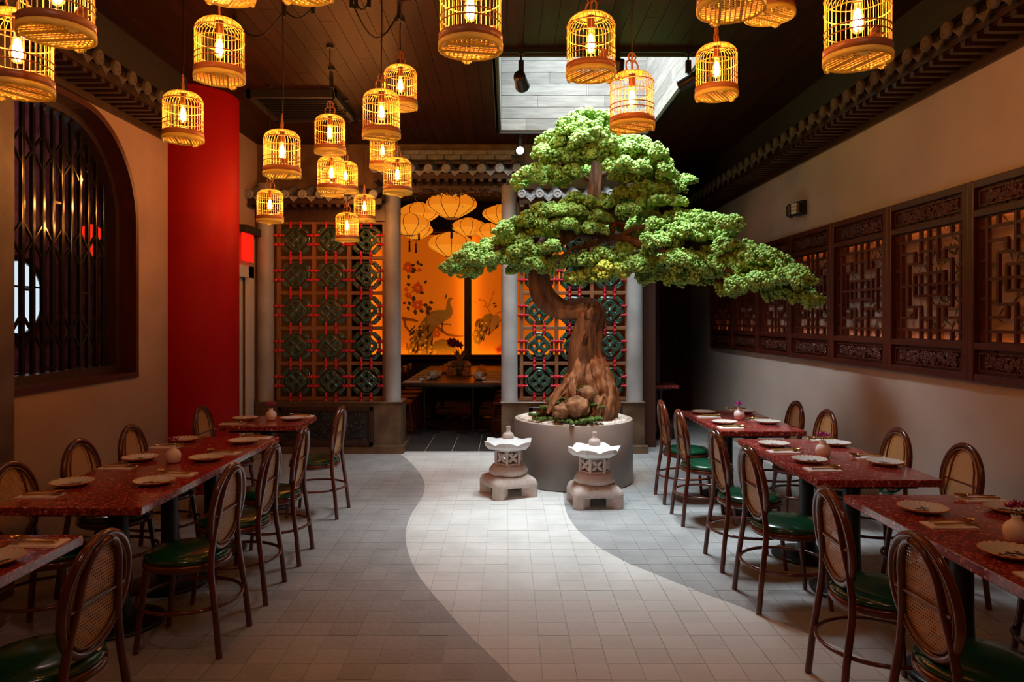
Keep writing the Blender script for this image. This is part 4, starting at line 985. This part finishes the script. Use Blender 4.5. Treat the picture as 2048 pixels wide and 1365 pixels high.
for i,(x,y,d,r) in enumerate(((1155,815,7.05,(.115,.10,.10)),(1122,824,7.03,(.075,.075,.075)),(1172,790,7.10,(.075,.07,.085)))):
    m=MB(); c=L3(x,y,d); m.ball((0,0,0),(1,1,1),30,20); m.v=[tuple(Vector(p)*(1+.30*mnoise.noise(Vector(p)*1.6+Vector((i*9,3,1)))+.16*abs(mnoise.noise(Vector(p)*3.6+Vector((i*5,0,2))))+.06*mnoise.noise(Vector(p)*9))) for p in m.v]
    m.v=[(p[0]*r[0],p[1]*r[1],p[2]*r[2]) for p in m.v]
    tag(part('rock',m,K['rock'],None,tuple(Vector((.78,7.5,PH-.01))+c)),('large rounded brown rock at the foot of the trunk','smaller brown rock left at the foot of the trunk','brown rock wedged between the roots')[i],'rock')
def pads(lst,mt,name):
    m=MB()
    rg=random.Random(4)
    for (x,y,d,r) in lst:
        c=L3(x,y,d)
        for k in range(26):
            a=rg.uniform(0,6.28); q=rg.random()**.5; s_=rg.uniform(.3,.5)*r*.8
            m.add([(c[0]+r*1.5*q*math.cos(a)+p[0]*s_,c[1]+r*q*math.sin(a)+p[1]*s_,c[2]+p[2]*s_*.7+rg.uniform(-.01,.015)) for p in ico],icf,0,True)
    return part(name,m,K[mt],tree,stuff=True)
pads([(1150,845,6.98,.07),(1170,840,7.0,.07),(1190,838,7.02,.06),(1130,842,7.0,.05),(1112,838,7.05,.05),(1090,815,7.22,.06),(1072,830,7.22,.05),(1080,838,7.15,.05),(1170,775,7.17,.035),(1178,790,7.12,.04),(1185,810,7.1,.04),(1200,815,7.12,.03),(1142,770,7.24,.025),(1160,782,7.14,.03),(1100,802,7.25,.035),(1118,806,7.16,.03),(1128,798,7.15,.02)],'moss','moss')
for i,c in enumerate([[(1150,459,7.46,.085),(1200,472,7.35,.075),(1240,476,7.2,.07),(1290,490,7.05,.06),(1345,502,6.85,.05),(1410,522,6.65,.04),(1480,548,6.45,.03),(1560,570,6.3,.018)],[(1240,476,7.2,.05),(1262,462,7.15,.03),(1310,448,7.1,.025),(1390,450,7.05,.012)],[(1228,470,7.25,.04),(1222,440,7.2,.03),(1240,420,7.15,.022),(1300,405,7.1,.012)],[(1106,481,7.44,.06),(1075,478,7.35,.05),(1030,484,7.25,.04),(985,500,7.15,.03),(930,528,7.05,.012)],[(1190,372,7.5,.05),(1165,352,7.4,.03),(1130,330,7.3,.025),(1080,345,7.25,.012)],[(1190,372,7.5,.05),(1215,345,7.4,.035),(1255,335,7.3,.025),(1320,345,7.25,.012)],[(1135,466,7.4,.04),(1130,440,7.3,.03),(1080,430,7.2,.02),(1030,450,7.15,.012)],[(1190,330,7.5,.03),(1150,300,7.4,.02),(1100,300,7.35,.01)],[(1200,480,7.35,.05),(1170,492,7.2,.035),(1140,500,7.1,.02),(1110,530,7.05,.01)],[(1410,522,6.65,.03),(1450,510,6.55,.02),(1500,510,6.5,.01)],[(1190,320,7.5,.03),(1230,300,7.42,.02),(1280,305,7.35,.01)],[(1192,350,7.5,.04),(1185,400,7.75,.03),(1150,430,8.0,.015)]]):
    limb('branch',[(x,y,d_+.12,r*.8) for x,y,d_,r in c],'bark',10,.08,seed=50+i)
# foliage: each pad is one mesh of small tufted fingers
ICO=np.array(ico); ICF=np.array(icf)
def foliage(px,py,rx,ry,dz,mt,seed):
    r=np.random.RandomState(seed); sc=dz/F; RX,RZ=rx*sc,ry*sc; RY=RX*.8; c=L3(px,py,dz)
    hub=Vector((0.20,0,0)); out=Vector((c.x-hub.x,c.y-.0,0)); 
    V=[];Fc=[]; nf=int(np.clip(RX*RZ*900,8,26))
    cents=[]
    for k in range(nf):
        a=r.uniform(0,2*np.pi); q=np.sqrt(r.uniform(.0,1)); e=r.uniform(-.35,1)
        x=RX*q*.85*np.cos(a); y=RY*q*.8*np.sin(a); zmax=RZ*np.sqrt(max(0,1-.75*q*q)); z=zmax*e*.75-.25*RZ*q
        dirv=np.array([np.cos(a)*.8+.9*np.sign(out.x)*min(1,abs(out.x)),np.sin(a)*.8-.25,-.28-.3*q]); dirv/=np.linalg.norm(dirv)
        L=r.uniform(.07,.13); fr=r.uniform(.030,.046)
        n=int(30+L*300); 
        u=r.uniform(-1,1,n); th=r.uniform(0,2*np.pi,n)
        side=np.cross(dirv,[0,0,1]); side/=np.linalg.norm(side); up=np.cross(side,dirv)
        rad=fr*np.sqrt(np.clip(1-.8*u*u,0,1))
        P=np.array([x,y,z])+np.outer(u*L*.7,dirv)+np.outer(rad*np.cos(th),side)+np.outer(rad*np.sin(th)*.85,up)
        cents.append(P)
    P=np.concatenate(cents); n=len(P)
    s=r.uniform(.010,.0165,n)
    ang=r.uniform(0,2*np.pi,n); ca,sa=np.cos(ang),np.sin(ang)
    base=np.repeat(ICO[None],n,0)*(1+r.uniform(-.32,.32,(n,12,1)))
    bx=base[:,:,0]*ca[:,None]-base[:,:,1]*sa[:,None]; by=base[:,:,0]*sa[:,None]+base[:,:,1]*ca[:,None]
    vs=np.stack([bx,by,base[:,:,2]],2)*s[:,None,None]+P[:,None,:]
    vs=vs.reshape(-1,3); fs=(ICF[None]+(np.arange(n)*12)[:,None,None]).reshape(-1,3)
    nc=90; an=r.uniform(0,2*np.pi,nc); qq=np.sqrt(r.uniform(0,.8,nc)); cp=np.stack([RX*.85*qq*np.cos(an),RY*.75*qq*np.sin(an),RZ*r.uniform(-.55,.45,nc)*np.sqrt(1-.7*qq*qq)],1)   # inner foliage
    cv=(ICO[None]*(1+r.uniform(-.3,.3,(nc,12,1)))*.026+cp[:,None,:]*.85).reshape(-1,3); cf=(ICF[None]+(np.arange(nc)*12+len(vs))[:,None,None]).reshape(-1,3)
    vs=np.concatenate([vs,cv]); fs=np.concatenate([fs,cf])
    me=bpy.data.meshes.new('foliage_pad'); me.vertices.add(len(vs)); me.vertices.foreach_set('co',vs.astype(np.float32).ravel())
    me.loops.add(len(fs)*3); me.loops.foreach_set('vertex_index',fs.astype(np.int32).ravel()); me.polygons.add(len(fs)); me.polygons.foreach_set('loop_start',np.arange(0,len(fs)*3,3,dtype=np.int32))
    me.materials.append(K[mt]); me.update(calc_edges=True); me.validate()
    link('foliage_pad',me,tree,tuple(c))
PADS=[(770,80,70,50),(700,150,90,60),(850,110,80,60),(800,190,110,70),(650,230,110,60),(570,200,50,45),(530,270,50,35),(600,290,80,40),(720,290,90,50),(880,260,90,60),(1000,220,80,40),(1040,270,100,60),(1110,330,80,50),(960,350,110,45),(1150,280,35,40),(480,390,70,45),(560,370,70,50),(620,410,60,35),(425,430,35,35),(690,370,50,35),(1010,400,70,35),(1120,395,90,30),(1190,370,45,40),
 (1180,450,100,50),(1090,475,80,45),(1280,420,55,30),(1000,500,90,45),(1150,530,110,35),(870,540,55,22),(980,570,55,30),(1090,595,50,30),
 (740,530,95,38),(680,585,85,38),(560,590,95,55),(470,640,85,55),(400,660,65,45),(340,690,45,28),(640,650,100,50),(540,690,75,38),(780,610,75,36),(840,610,50,28),(800,665,55,36),
 (300,760,90,45),(200,780,80,38),(130,830,55,38),(60,880,45,30),(230,840,75,45),(165,890,45,45),(380,740,85,45),(350,835,65,36),(450,790,75,55),(430,870,55,50),(510,860,45,36),(590,760,36,45),(565,885,24,16),
 (680,850,85,45),(720,930,55,36),(820,830,100,60),(880,890,90,55),(960,800,55,45),(980,860,55,55),(830,930,55,28),(1070,860,55,65),(1095,920,55,45),
 (1040,690,55,36),(1130,650,36,24),(1150,740,105,50),(1280,620,95,36),(1370,640,110,55),(1300,700,120,55),(1430,700,75,45),(1530,650,65,36),(1500,690,36,36),(1240,840,100,55),(1200,910,75,55),(1340,850,105,65),(1300,930,100,55),(1420,900,95,55),(1440,780,75,36),(1480,850,65,45),(1500,770,55,36),(1600,790,85,50),(1700,830,110,60),(1640,870,100,55),(1780,890,100,60),(1850,910,70,50),(1720,940,120,45),(1600,960,100,45),(1520,1000,55,36),(1850,1000,90,50),(1920,1030,65,40),(1955,1050,30,30),(1780,1010,80,45),(1890,945,40,45)]
for i,(x,y,rx,ry) in enumerate(PADS):
    px,py=880+x/2.626,200+y/2.626; rg=random.Random(900+i)
    base=7.45 if x<1000 else 7.45-min(1.2,max(0,(x-1050)/900*1.15))
    if y<460: base=7.45
    d=base+rg.uniform(-.42,.0)
    foliage(px,py,rx/2.626*1.25,ry/2.626*1.2,d,'leaf_lit' if (650<x<920 and 800<y<960 and i%2==0) else 'leaf',i)
# pads on the far side of the crown, thinner
for i,(x,y,rx,ry) in enumerate(((740,150,90,60),(880,200,100,60),(650,290,90,50),(1000,310,100,50),(560,400,70,40),(800,380,80,40),(1100,430,80,40),(700,560,90,40),(500,670,90,40),(330,770,80,40),(860,700,80,40),(1050,640,70,40),(1180,790,90,50))):
    foliage(880+x/2.626*1.0,200+y/2.626,rx/2.626,ry/2.626,7.95+.03*(i%4),'leaf',300+i)
# ================================================================ STONE LANTERNS
def stone_lantern(label,x,y,rz,s_=1.0):
    t=thing('stone_lantern',label,'lantern',(x,y,0),rz); t.scale=(s_,)*3
    m=MB()                                            # footed base: four legs under an arched block
    for k in range(4):
        m.M=Matrix.Rotation(PI/2*k+PI/4,4,'Z'); m.prism([(.155,-.055),(.265,-.055),(.285,-.02),(.285,.02),(.265,.055),(.155,.055)],0,.115)
        m.M=None
    def sq(a,r,z): 
        a=(a+PI/4)%(PI/2)-PI/4; return 1/max(abs(math.cos(a)),.75)*(.90)
    m.lathe([(.0,.10),(.245,.10),(.245,.125),(.228,.162),(.19,.186),(.15,.194),(0,.194)],48,wave=sq); part('foot',m,K['granite'],t)
    m=MB(); m.lathe([(0,.183),(.13,.183),(.165,.195),(.183,.215),(.183,.24),(.165,.262),(.158,.275),(.145,.285),(0,.285)],40); part('collar',m,K['granite'],t)
    hexa=[(.135*math.cos(PI/3*k),.135*math.sin(PI/3*k)) for k in range(6)]
    m=MB(); m.prism(hexa,.283,.305); m.prism(hexa,.415,.44)
    for k in range(6):
        a=Vector((*hexa[k],0)); b=Vector((*hexa[(k+1)%6],0)); mid=(a+b)/2; rot=math.atan2(b.y-a.y,b.x-a.x); l=(b-a).length
        m.tube([(a.x*.94,a.y*.94,.30),(a.x*.94,a.y*.94,.42)],.014,6,smooth=False)
        m.M=Matrix.Translation((mid.x*.94,mid.y*.94,.36))@Matrix.Rotation(rot,4,'Z')
        for q in range(4):
            M0=m.M.copy(); m.M=M0@Matrix.Rotation(PI/4+PI/2*q,4,'Y'); m.ball((.030,0,0),(.034,.012,.015),8,5); m.M=M0
        m.M=None
    part('light_box',m,K['granite'],t)
    # six-sided roof with scalloped, upturned edges
    m=MB(); n=60; vs=[];fs=[]
    def rad(a): 
        a=(a+PI/6)%(PI/3)-PI/6; return 1/math.cos(a)*math.cos(PI/6)
    rings=((.05,.53,0),(.10,.522,0),(.17,.505,.15),(.215,.497,.6),(.245,.50,1.0),(.240,.470,.5),(.20,.440,0),(.13,.438,0))
    for (r,z,k_) in rings:
        for i in range(n):
            a=2*PI*i/n; b=(a+PI/6)%(PI/3)-PI/6; lift=(abs(math.cos(3*(a)))**1.0-.5)*.030*k_
            vs.append((r*rad(a+PI/6)*1.0*math.cos(a),r*rad(a+PI/6)*math.sin(a),z+lift))
    for j in range(len(rings)-1):
        for i in range(n): fs.append((j*n+i,j*n+(i+1)%n,(j+1)*n+(i+1)%n,(j+1)*n+i))
    m.add(vs,fs,0,False); m.add(vs[-n:],[tuple(range(n))]); part('roof',m,K['granite_toplit'],t)
    m=MB(); m.lathe([(.05,.52),(.05,.535),(.055,.545),(.053,.562),(.04,.58),(.024,.588),(.021,.60),(.021,.64),(.022,.642),(0,.642)],24); part('finial',m,K['granite'],t)
stone_lantern('white stone lantern with scalloped roof, left of the two by the planter',.012,6.88,.42)
stone_lantern('white stone lantern with scalloped roof, right one before the planter',.785,6.52,.10)
# ================================================================ DINING ROOM BEHIND
dt=table('long dark wood dining table in the orange lit room behind',-1.50,-.085,10.3,14.2,(),'teawood',h=.75)
for x in (-.36,.36):
    for y in (-1.5,0,1.5):
        m=MB(); m.lathe([(.035,.03),(.035,.7)],14,(x-.07,y,0)); part('pedestal',m,K['blackmetal'],dt)
        m=MB(); m.lathe([(0,0),(.26,0),(.26,.012),(.05,.03),(0,.03)],28,(x-.07,y,0)); part('base_disc',m,K['blackmetal'],dt)
def dchair(label,x,y,rz,cp=[None]):
    if cp[0] is None:
        t=bpy.data.objects.new('wooden_chair',None); COL.objects.link(t)
        m=MB(); m.box(-.2,-.2,.43,.2,.2,.475,b=.012); part('seat',m,K['redseat'],t)
        for sx in (-1,1):
            for sy in (-1,1):
                m=MB(); m.tube([(sx*.215,sy*.2,0),(sx*.175,sy*.175,.43)]+([(-.215,sy*.18,.8)] if sx<0 else []),.016,8); part('leg',m,K['redwood'],t)
        m=MB()
        for z in (.74,.77,.80,.83): m.tube([(-.215,-.19,z),(-.235,0,z),(-.215,.19,z)],.02,6)
        part('back_rest',m,K['redwood'],t)
        m=MB(); m.box(-.18,-.19,.2,.18,-.17,.225); m.box(-.18,.17,.2,.18,.19,.225); part('stretcher',m,K['redwood'],t); cp[0]=t; o=t
    else: o=copy_tree(cp[0])
    o.location=(x,y,0); o.rotation_euler=(0,0,rz); tag(o,label,'chair','red-seated chairs at the long dining table')
for k,lb in enumerate(('nearest','second','third','fourth','fifth')): dchair('brown wooden chair with red seat, left side of dining table, '+lb,-1.56,10.55+.68*k,0)
for k,lb in enumerate(('nearest','second','third')): dchair('brown wooden chair with red seat, right side of dining table, '+lb,.0,10.6+.68*k,PI)
nb=MB(); nb.box(-.13,-.05,0,.13,.05,.012,b=.003); nbm=nb.mesh('folded_napkin',K['linen'])
for k in range(6):
    for x,sd in ((-1.36,'left'),(-.225,'right')):
        o=link('folded_napkin',nbm,None,(x,10.47+.46*k,TZ)); tag(o,'folded napkin along the %s edge of the dining table, %s'%(sd,('nearest','second','third','fourth','fifth','farthest')[k]),'napkin','napkins on the dining table')
tp=None
def teapot(label,x,y,s_=1.0):
    t=thing('teapot',label,'teapot',(x,y,TZ),random.uniform(0,6)); t.scale=(s_,)*3
    m=MB(); m.lathe([(0,0),(.05,0),(.085,.04),(.09,.075),(.07,.115),(.035,.128),(.03,.135),(.0,.137)],20); part('pot_body',m,K['bluewhite'],t)
    m=MB(); m.tube([(.07,0,.05),(.115,0,.08),(.135,0,.12)],[.018,.012,.009],8); part('spout',m,K['bluewhite'],t)
    m=MB(); m.tube([(-.08,0,.1)]+[(-.085-.04*math.sin(PI*k/6),0,.1-.06*k/6) for k in range(1,7)],.007,6); part('handle',m,K['bluewhite'],t)
    m=MB(); m.ball((0,0,.145),.012,8,6); part('lid_knob',m,K['bluewhite'],t)
def cup(label,x,y):
    m=MB(); m.lathe([(0,0),(.02,0),(.035,.03),(.037,.06),(.033,.06),(.03,.03),(0,.008)],16); tag(part('tea_cup',m,K['bluewhite'],None,(x,y,TZ)),label,'cup')
teapot('blue and white teapot on the left of the dining table',-1.12,11.0); teapot('blue and white teapot on the right of the dining table',-.42,10.85)
cup('blue and white cup at the near left corner of the dining table',-1.24,10.5); cup('plain tea cup beside the left teapot',-1.17,10.82); cup('blue and white cup in front of the right teapot',-.345,10.66); cup('tea cup behind the left teapot',-1.06,11.35)
def guardian(label,x,y,rz):
    t=thing('guardian_figurine',label,'figurine',(x,y,TZ),rz)
    m=MB(); m.box(-.08,-.06,0,.08,.06,.02,b=.005); part('plinth',m,K['figurine'],t)
    m=MB(); m.ball((-.03,0,.07),(.05,.05,.055),10,7); m.ball((.02,0,.10),(.045,.045,.06),10,7); m.tube([(.05,.03,.02),(.045,.03,.09)],.016,7); m.tube([(.05,-.03,.02),(.045,-.03,.09)],.016,7)
    m.ball((-.05,.04,.04),(.035,.02,.03),8,6); m.ball((-.05,-.04,.04),(.035,.02,.03),8,6); m.tube([(-.07,0,.05),(-.1,0,.09),(-.085,0,.13)],.014,6); part('body',m,K['figurine'],t)
    m=MB(); m.ball((.045,0,.175),(.05,.048,.045),12,8); m.ball((.09,0,.165),(.024,.03,.022),8,6)
    for k in range(9): 
        a=k*.7; m.ball((.02+.02*math.cos(a),.045*math.sin(a),.185+.03*math.cos(a*2)),.017,6,4)
    m.ball((.035,.035,.215),.014,6,4); m.ball((.035,-.035,.215),.014,6,4); part('head',m,K['figurine'],t)
guardian('tan clay guardian lion figurine left of the flower pot',-.90,11.75,-2.2); guardian('tan clay guardian lion figurine right of the flower pot',-.645,11.7,-1.0)
t=thing('orchid_pot','patterned pot with dark red orchids on the dining table','plant',(-.775,12.0,TZ))
m=MB(); m.lathe([(0,0),(.09,0),(.125,.03),(.135,.17),(.145,.22),(.13,.22),(.12,.18),(0,.17)],24); part('pot',m,K['pot'],t)
m=MB(); rg=random.Random(2)
for k in range(6):
    a=k*1.05; m.M=Matrix.Translation((0,0,.2))@Matrix.Rotation(a,4,'Z')@Matrix.Rotation(-1.0,4,'Y'); m.ball((.11,0,0),(.13,.04,.008),8,5); m.M=None
part('leaves',m,K['a_dark'],t)
m=MB(); m.tube([(0,0,.2),(-.02,0,.4),(-.06,0,.5),(-.16,0,.54)],.006,5); m.tube([(0,0,.2),(.03,0,.36),(.02,.0,.46),(-.03,0,.5)],.006,5); part('stem',m,K['stem'],t)
m=MB()
for p in ((-.17,0,.54),(-.12,-.02,.55),(-.07,0,.53),(-.03,-.02,.50),(-.10,.02,.50),(.0,0,.48),(-.14,-.02,.50)):
    for k in range(5):
        m.M=Matrix.Translation(p)@Matrix.Rotation(1.257*k+p[0]*9,4,'Y'); m.ball((.03,0,0),(.032,.006,.02),6,4); m.M=None
part('flower',m,K['orchid'],t)
m=MB(); m.lathe([(0,0),(.11,0),(.10,.035),(.11,.07),(0,.07)],18); 
for nm,x,y,lb in (('fern_bowl',-1.02,12.2,'left'),('fern_bowl',-.42,11.75,'right')):
    t=thing(nm,'small reddish plant in a bowl on the %s of the dining table'%lb,'plant',(x,y,TZ)); b=MB(); b.lathe([(0,0),(.07,0),(.10,.05),(.09,.05),(0,.03)],18); part('bowl',b,K['figurine'],t)
    b=MB(); rg=random.Random(len(lb))
    for k in range(40):
        a=rg.uniform(0,6.28); e=rg.uniform(.2,1.4); b.M=Matrix.Translation((0,0,.05))@Matrix.Rotation(a,4,'Z')@Matrix.Rotation(-e,4,'Y'); b.ball((.07,0,0),(.07,.014,.004),5,3); b.M=None
    part('leaves',b,K['a_brown'],t)
# ================================================================ ALCOVE CURTAIN, WALL AND CEILING FITTINGS
m=MB(); n=150; vs=[];fs=[]
for i in range(n+1):
    x=1.93+1.14*i/n; y=12.08+.035*math.sin(i*.42)+.02*math.sin(i*.17+1)
    vs+=[(x,y,.02),(x,y,3.55)]
for i in range(n): fs.append((2*i,2*i+2,2*i+3,2*i+1))
m.add(vs,fs,0,True); tag(part('curtain',m,K['curtain']),'dark red-brown floor length curtain in the alcove behind the tree','curtain')
m=MB(); m.box(1.93,12.0,0,2.44,12.03,3.4); 
t=thing('wood_partition','brown plank partition beside the curtain in the alcove','partition',(1.93,11.6,0))
for k in range(4): m=MB(); m.box(.0+k*.13,0,.0,.128+k*.13,.03,3.4,b=.003); part('plank',m,K['redwood'],t)
t=thing('emergency_light','twin-head emergency floodlight high on the right wall','light fixture',(XR,7.6,2.80),-PI/2)
m=MB(); m.box(-.09,-.06,-.06,.09,0,.09,b=.008); part('housing',m,K['blackmetal'],t)
for sx,a in ((-.10,-.6),(.07,.2)):
    m=MB(); m.M=Matrix.Translation((sx,-.10,0))@Matrix.Rotation(a,4,'Z'); m.box(-.06,-.03,-.07,.06,.03,.07,b=.02); o=part('lamp_head',m,K['blackmetal'],t)
    m=MB(); m.M=Matrix.Translation((sx,-.10,0))@Matrix.Rotation(a,4,'Z'); 
    for q in range(3): m.box(-.048,-.036,-.055+q*.038,.048,-.03,-.02+q*.038,b=.002)
    part('lens',m,K['lens'],o)
t=thing('glowing_sign','red glowing edge-lit sign under a dark housing beside the column','sign',(XL,8.82,2.71))
m=MB(); m.box(0,-.32,-.03,.10,.22,.06,b=.004); part('housing',m,K['dark'],t)
m=MB(); m.box(.03,-.28,-.36,.045,.08,-.03); part('sign_panel',m,K['sign'],t)
m=MB(); m.box(.028,.08,-.365,.047,.092,-.03); part('edge_strip',m,K['a_pink'],t)
t=thing('ceiling_vent','dark cassette air vent unit under the ceiling at left','vent',(-2.07,7.42,CEIL))
m=MB(); m.box(-.43,-.45,-.075,.43,-.41,0); m.box(-.43,.41,-.075,.43,.45,0); m.box(-.43,-.45,-.075,-.39,.45,0); m.box(.39,-.45,-.075,.43,.45,0); part('frame',m,K['dark'],t)
m=MB(); m.box(-.39,-.41,-.045,.39,.41,-.03)
for k in range(10): m.box(-.37,-.37+k*.08,-.06,.37,-.355+k*.08,-.045)
part('grille',m,K['blackmetal'],t)
m=MB(); m.lathe([(.0,-.06),(.03,-.05),(.04,-.02),(.045,0)],16); tag(part('dome_camera',m,K['gloss_black'],None,(-2.62,6.55,CEIL)),'small black dome camera on the ceiling before the red column','camera')
def sconce(label,x,y,drop,aim,lit=0,power=0,col=(1,.72,.45),ang=38):
    t=thing('track_spotlight',label,'spotlight',(x,y,CEIL))
    m=MB(); m.box(-.02,-.02,-.05,.02,.02,0); m.tube([(0,0,-.04),(0,0,-drop+.06)],.008,8); m.box(-.022,-.018,-drop*.55-.05,.022,.018,-drop*.55+.05,b=.004); part('stem',m,K['blackmetal'],t)
    q=Vector(aim)-Vector((x,y,CEIL-drop)); rot=q.to_track_quat('-Z','Y').to_matrix().to_4x4()
    m=MB(); m.M=Matrix.Translation((0,0,-drop))@rot; m.lathe([(.0,.09),(.045,.09),(.05,.07),(.055,-.06),(.06,-.07),(.048,-.07),(.046,-.045),(0,-.04)],24); h=part('head',m,K['blackmetal'],t)
    m=MB(); m.M=Matrix.Translation((0,0,-drop))@rot; m.lathe([(.044,-.048),(.02,-.052),(0,-.053)],20); part('lamp',m,K['lamp_on'] if lit else K['lens'],h)
    if power:
        l=bpy.data.lights.new('spot','SPOT'); l.energy=power; l.color=col; l.spot_size=math.radians(ang); l.spot_blend=.35; l.shadow_soft_size=.04
        lo=bpy.data.objects.new('spot_beam',l); COL.objects.link(lo); lo.parent=t; lo.matrix_local=Matrix.Translation((0,0,-drop))@rot@Matrix.Translation((0,0,-.085))
m=MB(); m.box(-.35,5.90,CEIL-.035,1.75,5.935,CEIL); tag(part('lighting_track',m,K['blackmetal']),'black lighting track along the near edge of the skylight','track')
sconce('black spotlight on the track, left, seen against the skylight shaft',.115,5.917,.27,(.45,7.6,3.15),1,22,(1,.75,.5),50)
sconce('black spotlight on the track, half hidden behind a birdcage',.90,5.917,.18,(.80,7.40,.85),1,190,(1,.60,.33),26)
sconce('black spotlight on the track, right, seen side on',1.475,5.917,.27,(.55,6.9,3.25),1,18,(1,.9,.75),50)
sconce('small lit spotlight beyond the skylight, left of the tree crown',.155,8.62,.19,(.10,5.2,1.9),1,8,(1,.62,.36),60)
t=thing('red_lantern','red glowing paper lantern in the room behind the arched window','lantern',(-4.32,7.55,2.55))
m=MB(); m.lathe([(.04,-.09),(.09,-.05),(.1,0),(.09,.05),(.04,.09)],20); part('shade',m,K['redglow'],t)
m=MB(); m.tube([(0,0,.09),(0,0,1.45)],.004,5); part('cord',m,K['cord'],t)
m=MB(); m.lathe([(.012,-.09),(.02,-.14),(.025,-.24),(0,-.24)],10); part('tassel',m,K['redglow'],t)

t=thing('added_room_light','added unseen light brightening the room behind the arched window','lamp',(-4.1,6.5,4.0))
m=MB(); m.lathe([(.0,-.09),(.06,-.08),(.09,-.04),(.09,0)],20); part('added_light_globe',m,emis('added_globe_glow',(1,.62,.55),110.0),t)  # unseen globe added to brighten the pink wall beyond the arch

for x,nm in ((-1.15,'left'),(1.15,'right')):
    sconce('assumed unseen black ceiling spotlight over the near tables on the '+nm+', above the camera',x,1.2,.22,(x*.55,4.1,0),1,22,(1,.52,.36),82)  # assumed spotlights out of view, added to light the near floor and tables
